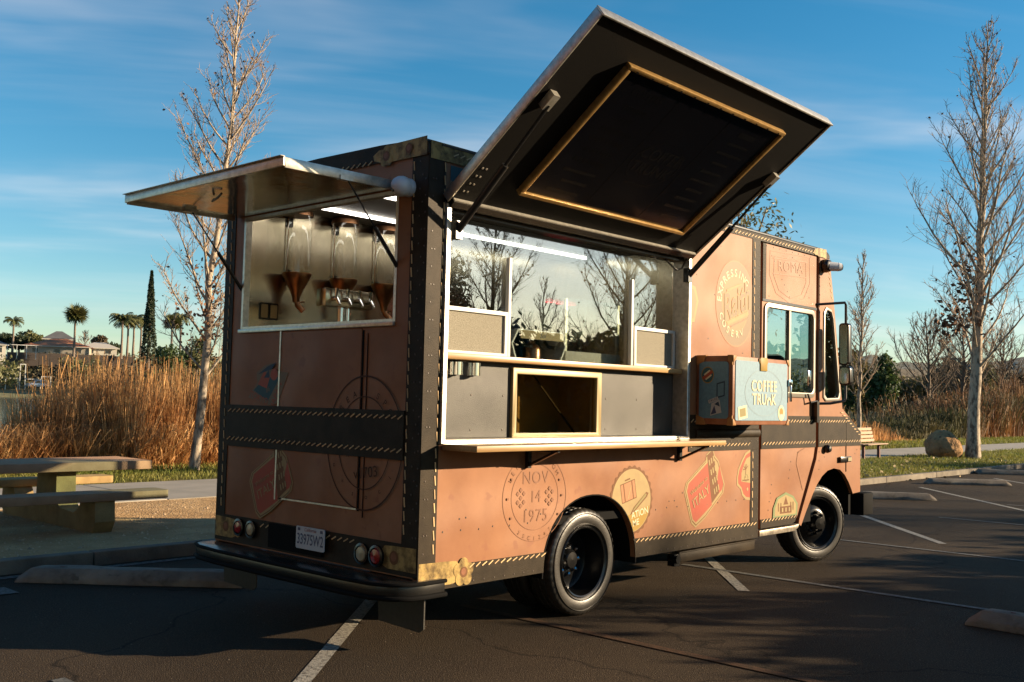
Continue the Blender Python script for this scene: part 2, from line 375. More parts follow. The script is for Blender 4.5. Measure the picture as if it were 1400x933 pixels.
# ------------------------------------------------------------------ mesh helpers
class MB:
    """collects shapes and links them as ONE mesh object"""

    def __init__(self):
        self.v, self.f, self.m, self.slots = [], [], [], []

    def slot(self, m):
        if m is None: return 0
        if m not in self.slots: self.slots.append(m)
        return self.slots.index(m)

    def add(self, vs, fs, m=None):
        o = len(self.v)
        self.v += [tuple(p) for p in vs]
        self.f += [tuple(i + o for i in q) for q in fs]
        self.m += [self.slot(m)] * len(fs)
        return self

    def box(self, x0, x1, y0, y1, z0, z1, m=None):
        v = [(x, y, z) for z in (z0, z1) for y in (y0, y1) for x in (x0, x1)]
        return self.add(v, [(0, 2, 3, 1), (4, 5, 7, 6), (0, 1, 5, 4), (2, 6, 7, 3), (0, 4, 6, 2), (1, 3, 7, 5)], m)

    def obox(self, c, ax, ay, az, m=None):
        c, ax, ay, az = map(Vector, (c, ax, ay, az))
        v = [c + ax * i + ay * j + az * k for k in (-1, 1) for j in (-1, 1) for i in (-1, 1)]
        return self.add(v, [(0, 2, 3, 1), (4, 5, 7, 6), (0, 1, 5, 4), (2, 6, 7, 3), (0, 4, 6, 2), (1, 3, 7, 5)], m)

    def bar(self, a, b, w, h, upv=(0, 0, 1), m=None):
        a, b = Vector(a), Vector(b)
        d = (b - a)
        s = d.cross(Vector(upv)).normalized()
        u = s.cross(d).normalized()
        return self.obox((a + b) / 2, d / 2, s * w / 2, u * h / 2, m)

    def tube(self, pts, r, n=8, m=None, caps=True):
        pts = [Vector(p) for p in pts]
        if not hasattr(r, '__len__'): r = [r] * len(pts)
        vs, fs = [], []
        prev = None
        for i, p in enumerate(pts):
            d = (pts[min(i + 1, len(pts) - 1)] - pts[max(i - 1, 0)]).normalized()
            if prev is None:
                a = d.orthogonal().normalized()
            else:
                a = (prev - d * prev.dot(d)).normalized()
            prev = a
            b = d.cross(a)
            for k in range(n):
                t = 2 * math.pi * k / n
                vs.append(p + (a * math.cos(t) + b * math.sin(t)) * r[i])
        for i in range(len(pts) - 1):
            for k in range(n):
                k2 = (k + 1) % n
                fs.append((i * n + k, i * n + k2, (i + 1) * n + k2, (i + 1) * n + k))
        if caps:
            fs.append(tuple(range(n - 1, -1, -1)))
            fs.append(tuple((len(pts) - 1) * n + k for k in range(n)))
        return self.add(vs, fs, m)

    def lathe(self, prof, c, axis='z', n=32, m=None, wob=None):
        """prof: (radius, along) pairs"""
        vs, fs = [], []
        for k in range(n):
            t = 2 * math.pi * k / n
            for j, (r, h) in enumerate(prof):
                if wob: r = r + wob(j, k)
                a, b = r * math.cos(t), r * math.sin(t)
                p = {'z': (a, b, h), 'y': (a, h, b), 'x': (h, a, b)}[axis]
                vs.append((p[0] + c[0], p[1] + c[1], p[2] + c[2]))
        q = len(prof)
        for k in range(n):
            k2 = (k + 1) % n
            for j in range(q - 1):
                fs.append((k * q + j, k2 * q + j, k2 * q + j + 1, k * q + j + 1))
        return self.add(vs, fs, m)

    def plate(self, loops, d0, d1, plane='xz', m=None):
        """flat plate from an outline and holes, between offsets d0 and d1 along the third axis"""
        flat = [p for l in loops for p in l]
        tri = tessellate_polygon([[Vector((p[0], p[1], 0)) for p in l] for l in loops])
        nn = len(flat)

        def P(p, d):
            return {'xz': (p[0], d, p[1]), 'yz': (d, p[0], p[1]), 'xy': (p[0], p[1], d)}[plane]
        vs = [P(p, d0) for p in flat] + [P(p, d1) for p in flat]
        fs = [tuple(t) for t in tri] + [tuple(i + nn for i in reversed(t)) for t in tri]
        o = 0
        for l in loops:
            for i in range(len(l)):
                j = (i + 1) % len(l)
                fs.append((o + i, o + j, o + j + nn, o + i + nn))
            o += len(l)
        return self.add(vs, fs, m)

    def build(self, name, m=None, parent=None, smooth=False, bevel=0.0, seg=2, label=None, kind=None, recalc=True):
        me = bpy.data.meshes.new(name)
        me.from_pydata(self.v, [], self.f)
        if self.slots:
            for s_ in self.slots: me.materials.append(s_)
            me.polygons.foreach_set('material_index', self.m)
        elif m:
            me.materials.append(m)
        if recalc:
            bm = bmesh.new(); bm.from_mesh(me)
            bmesh.ops.recalc_face_normals(bm, faces=bm.faces)
            if bevel:
                es = [e for e in bm.edges if len(e.link_faces) == 2 and e.calc_face_angle(0) > 0.6]
                bmesh.ops.bevel(bm, geom=es, offset=bevel, segments=seg, affect='EDGES', profile=0.5, clamp_overlap=True)
            bm.to_mesh(me); bm.free()
        if smooth or bevel:
            me.polygons.foreach_set('use_smooth', [True] * len(me.polygons))
            me.set_sharp_from_angle(angle=rad(38))
        o = bpy.data.objects.new(name, me)
        COL.objects.link(o)
        if parent: o.parent = parent
        if label: o['label'] = label
        if kind: o['kind'] = kind
        return o


def np_mesh(name, verts, faces, m, parent=None, kind=None, smooth=False):
    """big meshes from arrays; faces is an (n, k) array"""
    me = bpy.data.meshes.new(name)
    verts = np.asarray(verts, np.float32); faces = np.asarray(faces, np.int32)
    k = faces.shape[1]
    me.vertices.add(len(verts)); me.vertices.foreach_set('co', verts.ravel())
    me.loops.add(faces.size); me.loops.foreach_set('vertex_index', faces.ravel())
    me.polygons.add(len(faces))
    me.polygons.foreach_set('loop_start', np.arange(0, faces.size, k, dtype=np.int32))
    if smooth: me.polygons.foreach_set('use_smooth', np.ones(len(faces), bool))
    me.materials.append(m)
    me.update(calc_edges=True)
    o = bpy.data.objects.new(name, me)
    COL.objects.link(o)
    if parent: o.parent = parent
    if kind: o['kind'] = kind
    return o


def tag(o, label, cat, group=None):
    o['label'] = label; o['category'] = cat
    if group: o['group'] = group
    return o


def thing(name, label, cat, loc=(0, 0, 0), rz=0.0, group=None):
    o = bpy.data.objects.new(name, None)
    o.empty_display_size = 0.2
    COL.objects.link(o)
    o.location = loc
    o.rotation_euler = (0, 0, rz)
    return tag(o, label, cat, group)


def structure(o):
    o['kind'] = 'structure'
    return o


def copy_tree(o, parent=None):
    c = o.copy(); COL.objects.link(c); c.parent = parent
    for ch in list(o.children): copy_tree(ch, c)
    return c


TXT = {}


def text2d(s, bold=0.0, shear=0.0, space=1.0):
    key = (s, bold, shear, space)
    if key not in TXT:
        c = bpy.data.curves.new('lettering', 'FONT')
        c.body = s; c.size = 1.0; c.align_x = 'CENTER'; c.align_y = 'CENTER'
        c.offset = bold; c.shear = shear; c.resolution_u = 3; c.space_character = space
        o = bpy.data.objects.new('lettering', c)
        COL.objects.link(o)
        dg = bpy.context.evaluated_depsgraph_get()
        me = bpy.data.meshes.new_from_object(o.evaluated_get(dg))
        TXT[key] = ([(v.co.x, v.co.y) for v in me.vertices], [tuple(p.vertices) for p in me.polygons])
        bpy.data.objects.remove(o); bpy.data.curves.remove(c); bpy.data.meshes.remove(me)
    return TXT[key]


class Decal:
    """flat print laid on a wall: u to the viewer's right, v up; every new shape lies a hair above the last"""

    def __init__(self, origin, u, v, off=0.0022, step=0.00015):
        self.o, self.u, self.w = Vector(origin), Vector(u), Vector(v)
        self.n = self.u.cross(self.w).normalized()
        self.h, self.step = off, step
        self.mb = MB()

    def P(self, a, b):
        return self.o + self.u * a + self.w * b + self.n * self.h

    def up(self):
        self.h += self.step

    def poly(self, pts, m, holes=()):
        loops = [pts] + list(holes)
        flat = [p for l in loops for p in l]
        tri = tessellate_polygon([[Vector((p[0], p[1], 0)) for p in l] for l in loops])
        fs = []
        for t in tri:
            a, b, c = (flat[i] for i in t)
            cr = (b[0] - a[0]) * (c[1] - a[1]) - (b[1] - a[1]) * (c[0] - a[0])
            fs.append(tuple(t) if cr > 0 else tuple(reversed(t)))
        self.mb.add([self.P(*p) for p in flat], fs, m)
        self.up()

    def disc(self, a, b, r, m, ry=None, n=48, r0=None):
        ry = ry or r
        pts = [(a + r * math.cos(2 * math.pi * k / n), b + ry * math.sin(2 * math.pi * k / n)) for k in range(n)]
        holes = []
        if r0:
            q = r0 / r
            holes = [[(a + r * q * math.cos(2 * math.pi * k / n), b + ry * q * math.sin(2 * math.pi * k / n)) for k in range(n)]]
        self.poly(pts, m, holes)

    def scallop(self, a, b, r, amp, k, m, n=160):
        self.poly([(a + (r + amp * math.cos(k * t)) * math.cos(t), b + (r + amp * math.cos(k * t)) * math.sin(t)) for t in [2 * math.pi * i / n for i in range(n)]], m)

    def rect(self, a, b, w, h, m, rot=0.0):
        c, s = math.cos(rot), math.sin(rot)
        self.poly([(a + x * c - y * s, b + x * s + y * c) for x, y in ((-w / 2, -h / 2), (w / 2, -h / 2), (w / 2, h / 2), (-w / 2, h / 2))], m)

    def line(self, p, q, w, m):
        d = math.hypot(q[0] - p[0], q[1] - p[1])
        self.rect((p[0] + q[0]) / 2, (p[1] + q[1]) / 2, d, w, m, math.atan2(q[1] - p[1], q[0] - p[0]))

    def text(self, s, a, b, size, m, rot=0.0, bold=0.0, shear=0.0, sx=1.0, space=1.0):
        vs, fs = text2d(s, bold, shear, space)
        c, si = math.cos(rot), math.sin(rot)
        self.mb.add([self.P(a + (x * sx * c - y * si) * size, b + (x * sx * si + y * c) * size) for x, y in vs], fs, m)
        self.up()

    def arc(self, s, a, b, r, size, m, mid=90.0, spread=100.0, flip=False, bold=0.0):
        for i, ch in enumerate(s):
            if ch == ' ': continue
            t = mid + (spread / 2 - spread * i / max(1, len(s) - 1)) * (-1 if flip else 1)
            tr = rad(t)
            self.text(ch, a + r * math.cos(tr), b + r * math.sin(tr), size, m, tr - math.pi / 2 + (math.pi if flip else 0), bold)

    def build(self, name, parent, label=None):
        return self.mb.build(name, None, parent, recalc=False, label=label)


def ellipse_arc(cx, cz, rx, rz, t0, t1, n, p=2.0):
    out = []
    for i in range(n + 1):
        t = rad(t0 + (t1 - t0) * i / n)
        c, s = math.cos(t), math.sin(t)
        out.append((cx + rx * math.copysign(abs(c) ** (2 / p), c), cz + rz * math.copysign(abs(s) ** (2 / p), s)))
    return out


def rrect(x0, x1, z0, z1, r, n=5):
    out = []
    for cx, cz, a in ((x1 - r, z0 + r, -90), (x1 - r, z1 - r, 0), (x0 + r, z1 - r, 90), (x0 + r, z0 + r, 180)):
        out += [(cx + r * math.cos(rad(a + 90 * i / n)), cz + r * math.sin(rad(a + 90 * i / n))) for i in range(n + 1)]
    return out


# ------------------------------------------------------------------ setting: ground, lot, kerb, path, lawn, lake, far bank
def hor(px): return 548.6 + (px - 700) * 0.0243


def at(px, dist, py=None, z=None):
    """a spot at a bearing and distance from the viewpoint (px: bearing expressed on the photo's width)"""
    a = YAW - math.atan((px - 700) / FPX)
    if z is None: z = 0.0 if py is None else CAM.z + (hor(px) - py) / FPX * dist * math.cos(YAW - a)
    return Vector((CAM.x + dist * math.cos(a), CAM.y + dist * math.sin(a), z))


def sheet(name, x0, x1, y0, y1, z, m):
    return structure(MB().add([(x0, y0, z), (x1, y0, z), (x1, y1, z), (x0, y1, z)], [(0, 1, 2, 3)]).build(name, m, recalc=False))


sheet('ground', -3000, 3000, -3000, 3000, -0.9, soil)
sheet('lake', -700, 700, 14.0, 700, -0.16, water_m)
sheet('parking_lot', -60, 90, -30, 4.40, 0.0, asphalt)
sheet('lawn_across', -60, 90, -90, -30, 0.0, turf)
KERB = MB()
for i in range(-12, 30):
    KERB.box(i * 3.0 + 0.006, i * 3.0 + 2.994, 4.39, 4.54, -0.2, 0.125)
structure(KERB.build('kerb', kerbm, bevel=0.015))
sheet('gravel_pad', -60, 8.0, 4.53, 8.52, 0.098, gravel)
sheet('lawn', 8.0, 120, 4.53, 8.56, 0.100, turf)
PATH = MB()
for i in range(-14, 36):
    PATH.box(i * 3.0 + 0.008, i * 3.0 + 2.992, 8.5, 11.2, -0.1, 0.112)
structure(PATH.build('path', pathm, bevel=0.008, seg=1))


def bank(name, m, prof, x0, x1, nx, jit=0.0, seed=1):
    r = random.Random(seed)
    vs, fs = [], []
    for i in range(nx + 1):
        x = x0 + (x1 - x0) * i / nx
        for (y, z) in prof:
            vs.append((x, y + r.uniform(-1, 1) * jit, z + r.uniform(-1, 1) * jit * 0.2))
    q = len(prof)
    for i in range(nx):
        for j in range(q - 1):
            fs.append((i * q + j, (i + 1) * q + j, (i + 1) * q + j + 1, i * q + j + 1))
    return structure(MB().add(vs, fs).build(name, m, recalc=False, smooth=True))


bank('lawn_verge', turf, [(11.19, 0.10), (12.4, 0.115), (13.6, 0.10), (14.4, 0.06)], -60, 120, 120, 0.0)
bank('lake_bank', soil, [(14.39, 0.055), (15.5, -0.02), (17.5, -0.1), (20.0, -0.35), (22.0, -0.9)], -60, 120, 120, 0.12)

# painted markings
STALL = Vector((0.755, 0.656))
for k in range(-1, 6):
    xe = -1.15 + 4.75 * k
    a = Vector((xe, -0.27)); b = a + STALL * 5.6
    n = Vector((-STALL.y, STALL.x)) * 0.05
    structure(MB().add([(p.x, p.y, 0.004) for p in (a - n, b - n, b + n, a + n)], [(0, 1, 2, 3)]).build('stall_line', paint, recalc=False))
for k, xx in enumerate((-1.85, 1.3, 4.43, 7.63, 11.46, 14.7)):
    mm = paintred if xx == 1.3 else paintold
    structure(MB().add([(xx - 0.04, -7.5, 0.006), (xx + 0.04, -7.5, 0.006), (xx + 0.04, 0.9, 0.006), (xx - 0.04, 0.9, 0.006)], [(0, 1, 2, 3)]).build('old_stall_line', mm, recalc=False))
structure(MB().add([(-6, 4.16, 0.005), (1.9, 4.20, 0.005), (1.9, 4.30, 0.005), (-6, 4.26, 0.005)], [(0, 1, 2, 3)]).build('kerb_line', paintold, recalc=False))
structure(MB().add([(-1.9, 3.5, 0.0075), (-1.02, 3.5, 0.0075), (-1.02, 3.8, 0.0075), (-1.9, 3.8, 0.0075)], [(0, 1, 2, 3)]).build('stall_marking', paintold, recalc=False))

# ------------------------------------------------------------------ wheel stops


def wheel_stop(label, c, ang, wid=0.16, ln=1.83, hgt=0.12, seed=0):
    r = random.Random(seed)
    prof = [(-wid, 0.0), (-wid * 0.92, hgt * 0.45), (-wid * 0.5, hgt), (wid * 0.5, hgt), (wid * 0.92, hgt * 0.45), (wid, 0.0)]
    st = [(-ln / 2, 0.35), (-ln / 2 + 0.10, 0.96)] + [(-ln / 2 + 0.12 + (ln - 0.24) * i / 8, 1.0) for i in range(9)] + [(ln / 2 - 0.10, 0.96), (ln / 2, 0.35)]
    vs, fs = [], []
    for x, s in st:
        for y, z in prof:
            vs.append((x, y + r.uniform(-1, 1) * 0.006, max(0, z * s + (r.uniform(-1, 1) * 0.006 if z > 0.02 else 0)) + 0.001))
    q = len(prof)
    for i in range(len(st) - 1):
        for j in range(q - 1):
            fs.append((i * q + j, (i + 1) * q + j, (i + 1) * q + j + 1, i * q + j + 1))
    fs += [tuple(range(q)), tuple((len(st) - 1) * q + j for j in range(q)), tuple(i * q for i in range(len(st)))[::-1] + tuple(i * q + q - 1 for i in range(len(st)))]
    o = MB().add(vs, fs).build('wheel_stop', concrete, bevel=0.012)
    o.location = (c[0], c[1], 0.0)
    o.rotation_euler = (0, 0, ang)
    for s in (-0.62, 0.62):
        MB().lathe([(0.018, hgt - 0.01), (0.02, hgt + 0.004), (0.0, hgt + 0.006)], (s, 0, 0), n=10).build('steel_pin', rustm, o)
    return tag(o, label, 'wheel stop', 'concrete wheel stops')


SA = math.atan2(-1.37, 1.23)
wheel_stop('worn concrete wheel stop in the shade behind the truck bumper', (-0.12, 3.38), SA, 0.16, 1.9, 0.115, 1)
wheel_stop('concrete wheel stop just beyond the truck front bumper', (13.85, 2.75), SA, seed=2)
wheel_stop('weathered concrete wheel stop beside the lawn edge in line with the boulder', (19.15, 3.05), SA, seed=3)
wheel_stop('farthest concrete wheel stop at the lawn corner below the tall tree', (24.2, 3.65), SA, seed=4)
wheel_stop('pale cracked wheel stop lying alone on shaded asphalt of the lot', (3.78, -3.02), rad(-93), 0.17, 1.83, 0.12, seed=5)

# ------------------------------------------------------------------ far bank and hills


def smooth(a, b, x):
    t = min(1, max(0, (x - a) / (b - a)))
    return t * t * (3 - 2 * t)


def far_land():
    vs, fs = [], []
    r = random.Random(5)
    azs = [rad(-30 + 150 * i / 150) for i in range(151)]
    ds = [232, 238, 244, 262, 268, 276, 284, 292, 310, 360, 450, 700, 1100]
    for a in azs:
        lf = smooth(rad(44), rad(54), a)
        shore = 185 + 55 * lf
        for k, d in enumerate(ds):
            dd = shore + (d - 232)
            low = [-0.6, 0.5, 0.9, 1.3, 1.5, 1.7, 1.9, 2.1, 2.4, 3.0, 4, 6, 6]
            bl = [-0.6, 0.5, 0.95, 1.6, 2.4, 5.8, 9.2, 10.4, 10.8, 11.5, 13, 15, 14]
            h = low[k] * (1 - lf) + bl[k] * lf + r.uniform(-0.15, 0.15) * (k > 2) * (1 + k * 0.25)
            vs.append((CAM.x + dd * math.cos(a), CAM.y + dd * math.sin(a), h))
    q = len(ds)
    for i in range(150):
        for j in range(q - 1):
            fs.append((i * q + j, i * q + j + 1, (i + 1) * q + j + 1, (i + 1) * q + j))
    structure(MB().add(vs, fs).build('far_bank', mat('far_bank_scrub', (0.15, 0.125, 0.06), 0.95, alt=(0.10, 0.11, 0.04), nscale=0.08, bump=0.6, bscale=0.5, bdist=0.5), smooth=True))


far_land()


def hills():
    vs, fs = [], []
    rr = random.Random(9)
    ph = [rr.uniform(0, 6.28) for _ in range(12)]
    n = 260
    for i in range(n + 1):
        px = -700 + 3000 * i / n
        base = 66 if px > 700 else 66 - (700 - px) * 0.055
        hpx = max(6, base + 5 * math.sin(px * 0.011 + ph[0]) + 4 * math.sin(px * 0.031 + ph[1]) + 2.2 * math.sin(px * 0.09 + ph[2]) + 1.2 * math.sin(px * 0.25 + ph[3]) + rr.uniform(-0.9, 0.9))
        d = 1500
        p0 = at(px, d - 500, z=-2); p1 = at(px, d - 150, z=CAM.z + hpx / FPX * d * 0.72); p2 = at(px, d, z=CAM.z + hpx / FPX * d); p3 = at(px, d + 400, z=0)
        vs += [p0, p1, p2, p3]
    for i in range(n):
        for j in range(3):
            fs.append((i * 4 + j, (i + 1) * 4 + j, (i + 1) * 4 + j + 1, i * 4 + j + 1))
    structure(MB().add(vs, fs).build('hills', hill_m, smooth=True))


hills()


# ------------------------------------------------------------------ the food truck
W = 2.36
T = thing('food_truck', 'brown leather look coffee truck with black stitched trim and its serving hatches open', 'food truck')
ZB, ZT = 0.38, 3.27
RX = Vector((1, 0, 0)); UZ = Vector((0, 0, 1)); RY = Vector((0, -1, 0))


def part(mb, name, m=None, parent=None, **k):
    return mb.build(name, m, parent or T, **k)


def stitches(mb, a, b, n, out, pitch=0.06, ln=0.05, wd=0.008, slant=0.55):
    """slanted thread stitches from a to b on a wall whose outward normal is out"""
    a, b, out = Vector(a), Vector(b), Vector(out)
    d = (b - a); Ltot = d.length; d.normalize()
    s = out.cross(d)
    k = max(1, int(Ltot / pitch))
    rr = random.Random(int(Ltot * 1000))
    for i in range(k):
        c = a + d * ((i + 0.5) * Ltot / k)
        t = (d + s * slant * rr.uniform(0.8, 1.2)).normalized()
        w = out.cross(t)
        mb.obox(c + out * 0.0018, t * ln / 2, w * wd / 2, out * 0.0022)


def rivets(mb, pts, out, r=0.0075):
    out = Vector(out)
    a = out.orthogonal().normalized(); b = out.cross(a)
    for p in pts:
        p = Vector(p)
        vs = [p + (a * math.cos(t) + b * math.sin(t)) * r for t in [k * math.pi / 3 for k in range(6)]]
        vs += [p + out * r * 0.45 + (a * math.cos(t) + b * math.sin(t)) * r * 0.6 for t in [k * math.pi / 3 for k in range(6)]]
        fs = [(k, (k + 1) % 6, 6 + (k + 1) % 6, 6 + k) for k in range(6)] + [tuple(range(6, 12))]
        mb.add(vs, fs)


# --- right side wall with its serving opening and wheel arch
arch_r = ellipse_arc(1.78, 0.36, 0.565, 0.54, 178, 2, 28, 2.15)
outer = [(0.0, ZB)] + [(1.217, ZB)] + arch_r[1:-1] + [(2.345, ZB), (4.31, ZB), (4.31, ZT), (0.0, ZT)]
hole = [(0.16, 1.33), (3.06, 1.33), (3.06, 2.90), (0.16, 2.90)]
side = part(MB().plate([outer, hole], 0.0, 0.045), 'side_wall', leather)
LO = [(0.005, ZB), (5.5, ZB), (5.5, ZT), (0.005, ZT)]
lwall = part(MB().plate([LO, [(4.42, 1.73), (5.44, 1.73), (5.44, 2.60), (4.42, 2.60)]], W - 0.045, W), 'left_wall', leather)
part(MB().box(4.42, 5.44, W - 0.02, W - 0.015, 1.73, 2.60), 'pane', glass_t, lwall)
part(MB().box(0.05, 5.55, 0.046, W - 0.046, 0.70, 0.76), 'floor', chassis)
arch_o = ellipse_arc(1.78, 0.36, 0.575, 0.55, 182, -2, 28, 2.15)
arch_i = ellipse_arc(1.78, 0.36, 0.566, 0.541, -2, 182, 28, 2.15)
part(MB().plate([arch_o + arch_i], -0.004, 0.60), 'wheel_housing', chassis)
part(MB().plate([arch_o], 0.60, 0.61), 'wheel_housing', chassis)

# --- roof with rounded edge
prof = [(-0.006, 3.195), (-0.006, 3.255), (0.01, 3.285), (0.05, 3.302), (0.5, 3.325), (W / 2, 3.335), (W - 0.5, 3.325), (W - 0.05, 3.302), (W - 0.01, 3.285), (W + 0.006, 3.255), (W + 0.006, 3.195)]
vs, fs = [], []
for x, s in ((-0.012, -0.010), (0.015, 0.0), (5.70, 0.0), (5.79, -0.03)):
    for y, z in prof: vs.append((x, y, z + (s if z > 3.2 else 0)))
for i in range(3):
    for j in range(10): fs.append((i * 11 + j, (i + 1) * 11 + j, (i + 1) * 11 + j + 1, i * 11 + j + 1))
fs += [tuple(range(11)), tuple(33 + j for j in range(11))]
roof = part(MB().add(vs, fs), 'roof', blackwrap, smooth=True)
part(MB().box(0.1, 5.6, -0.012, -0.0065, 3.262, 3.274), 'drip_rail', blackpl, roof)
part(MB().box(0.06, 4.2, 0.06, W - 0.06, 3.15, 3.16), 'ceiling_liner', mat('ceiling_grey', (0.10, 0.09, 0.07), 0.6), roof)

# --- rear wall with its window and doors
rear_o = [(0.0, 0.46), (W, 0.46), (W, ZT), (0.0, ZT)]
rear_h = [(0.285, 2.105), (2.115, 2.105), (2.115, 2.99), (0.285, 2.99)]
rear = part(MB().plate([rear_o, rear_h], 0.0, 0.045, 'yz'), 'rear_wall', leather)
part(MB().plate([[(0.285, 2.105), (2.115, 2.105), (2.115, 2.99), (0.285, 2.99)], [(0.31, 2.13), (2.09, 2.13), (2.09, 2.965), (0.31, 2.965)]], -0.004, 0.05, 'yz'), 'window_frame', alu, rear)
part(MB().box(-0.02, 0.05, 0.29, 2.13, 2.082, 2.110), 'window_sill', alu, rear, bevel=0.004)
dr = MB().plate([[(0.62, 0.86), (1.555, 0.86), (1.555, 2.075), (0.62, 2.075)]], -0.007, 0.0, 'yz')
rdoor = part(dr, 'rear_door', leather, rear, bevel=0.003, seg=1)
part(MB().box(-0.012, -0.001, 1.556, 1.572, 0.84, 2.10), 'door_edge_strip', alu, rear)
part(MB().box(-0.010, -0.001, 0.62, 1.556, 0.845, 0.857), 'door_edge_strip', alu, rear)
part(MB().box(-0.006, -0.001, 0.600, 0.614, 0.84, 2.06).box(-0.006, -0.001, 0.555, 0.560, 0.80, 2.04), 'door_seam', chassis, rear)

# --- black vinyl trims, each with its thread
RIV = MB()


def trim(mb, name='trim', lines=(), rv=None, out=(0, -1, 0), pitch=0.06, ln=0.05, slant=0.55):
    o = part(mb, name, blackwrap)
    if lines:
        s = MB()
        for a, b in lines: stitches(s, a, b, 0, out, pitch, ln, 0.008, slant)
        s.build('stitching', stitchm, o, kind='stuff')
    return o


yT = -0.006
VST = dict(pitch=0.085, ln=0.062, slant=0.10)
trim(MB().box(-0.004, 0.148, yT, 0.0, 0.47, 3.194).box(-0.004, 0.148, yT, 0, ZB, 0.469), 'corner_trim', [((0.122, yT, 0.60), (0.122, yT, 1.30)), ((0.128, yT, 1.32), (0.138, yT, 3.17))], **VST)
trim(MB().plate([[(0.149, ZB), (1.217, ZB)] + [p for p in arch_r[1:-1] if p[1] < 0.525 and p[0] < 1.7] + [(1.255, 0.525), (0.149, 0.525)]], yT, 0.0), 'sill_trim', [((0.45, yT, 0.508), (1.24, yT, 0.508))])
trim(MB().plate([[(2.345, ZB), (4.309, ZB), (4.309, 0.53), (2.31, 0.53)] + [p for p in arch_r[1:-1] if p[1] < 0.525 and p[0] > 1.9]], yT, 0.0), 'sill_trim', [((2.34, yT, 0.513), (4.28, yT, 0.513))])
trim(MB().box(4.165, 4.309, yT, 0.0, 0.531, 1.205).box(4.165, 4.309, yT, 0.0, 1.525, 3.194), 'door_post_trim', [((4.195, yT, 0.56), (4.195, yT, 1.20)), ((4.195, yT, 1.53), (4.195, yT, 3.18))], **VST)
trim(MB().box(3.10, 4.309, yT, 0.0, 1.206, 1.524), 'belt_trim', [((3.12, yT, 1.258), (4.15, yT, 1.258)), ((3.12, yT, 1.473), (4.15, yT, 1.473))])
part(MB().plate([ellipse_arc(-0.0065, 1.36, -0.022, 0.04, -90, 90, 8)], 3.2, 4.305, 'yz'), 'rub_rail', blackwrap, smooth=True)
st = MB(); stitches(st, (0.2, -0.0075, 3.222), (5.5, -0.0075, 3.222), 0, (0, -1, 0)); st.build('stitching', stitchm, roof, kind='stuff')
# rear trims
o_ = (-1, 0, 0)
trim(MB().box(-0.006, 0.0, 0.0, 0.155, 0.47, 3.19), 'corner_trim', [((-0.006, 0.135, 0.72), (-0.006, 0.135, 3.17))], out=o_, **VST)
trim(MB().box(-0.006, 0.0, 2.235, W, 0.47, 3.19), 'corner_trim', [((-0.006, 2.285, 0.72), (-0.006, 2.285, 3.17))], out=o_, **VST)
trim(MB().box(-0.016, -0.0, 0.156, 2.234, 1.205, 1.525), 'belt_trim', [((-0.016, 2.23, 1.265), (-0.016, 0.16, 1.265)), ((-0.016, 2.23, 1.482), (-0.016, 0.16, 1.482))], out=o_)
trim(MB().box(-0.006, 0.0, 0.156, 2.234, 0.47, 0.672), 'sill_trim', [((-0.006, 1.75, 0.635), (-0.006, 1.40, 0.635)), ((-0.006, 0.95, 0.635), (-0.006, 0.62, 0.635))], out=o_)
st = MB(); stitches(st, (-0.013, 1.30, 3.205), (-0.013, 0.55, 3.205), 0, o_); st.build('stitching', stitchm, roof, kind='stuff')

# --- antique brass corner plates


def corner_plate(pts, org, u, v, discs, flowers=()):
    d = Decal(org, u, v, 0.0085, 0.0007)
    d.poly(pts, brass)
    for (a, b, r) in flowers:
        for k in range(5):
            t = rad(18 + 72 * k); d.disc(a + r * 0.75 * math.cos(t), b + r * 0.75 * math.sin(t), r * 0.62, brass, n=16)
    for (a, b, r) in discs:
        d.disc(a, b, r, d_brown, n=20); d.disc(a - 0.004, b + 0.004, r * 0.62, tanlea, n=16)
    return d.build('corner_plate', T)


wavy = [(0.0, 0.0), (0.30, 0.0), (0.36, 0.02), (0.40, 0.01), (0.46, 0.035), (0.47, 0.08), (0.42, 0.12), (0.36, 0.12), (0.33, 0.145), (0.25, 0.15), (0.0, 0.155)]
corner_plate(wavy, (0.003, -0.0, 0.405), RX, UZ, [(0.40, 0.066, 0.035)], [(0.40, 0.066, 0.07)])
corner_plate([(-x * 0.92, z + 0.0) for x, z in wavy][::-1], (0, 0.008, 0.50), RY, UZ, [(-0.21, 0.075, 0.045)])
corner_plate([(x * 0.80, z) for x, z in wavy], (0, W - 0.008, 0.50), RY, UZ, [(0.15, 0.08, 0.04)])
corner_plate([(-x * 1.15, z * 0.8) for x, z in wavy][::-1], (-0.006, 0.01, 3.185), RY, UZ, [(-0.40, 0.045, 0.034), (-0.17, 0.065, 0.034)], [(-0.40, 0.045, 0.055)])
corner_plate([(x * 1.15, z * 0.75) for x, z in wavy], (0.005, 0, 3.165), RX, UZ, [(0.43, 0.05, 0.03)])
corner_plate([(-x * 0.62, z * 0.6) for x, z in wavy][::-1], (5.70, -0.004, 3.19), RX, UZ, [])

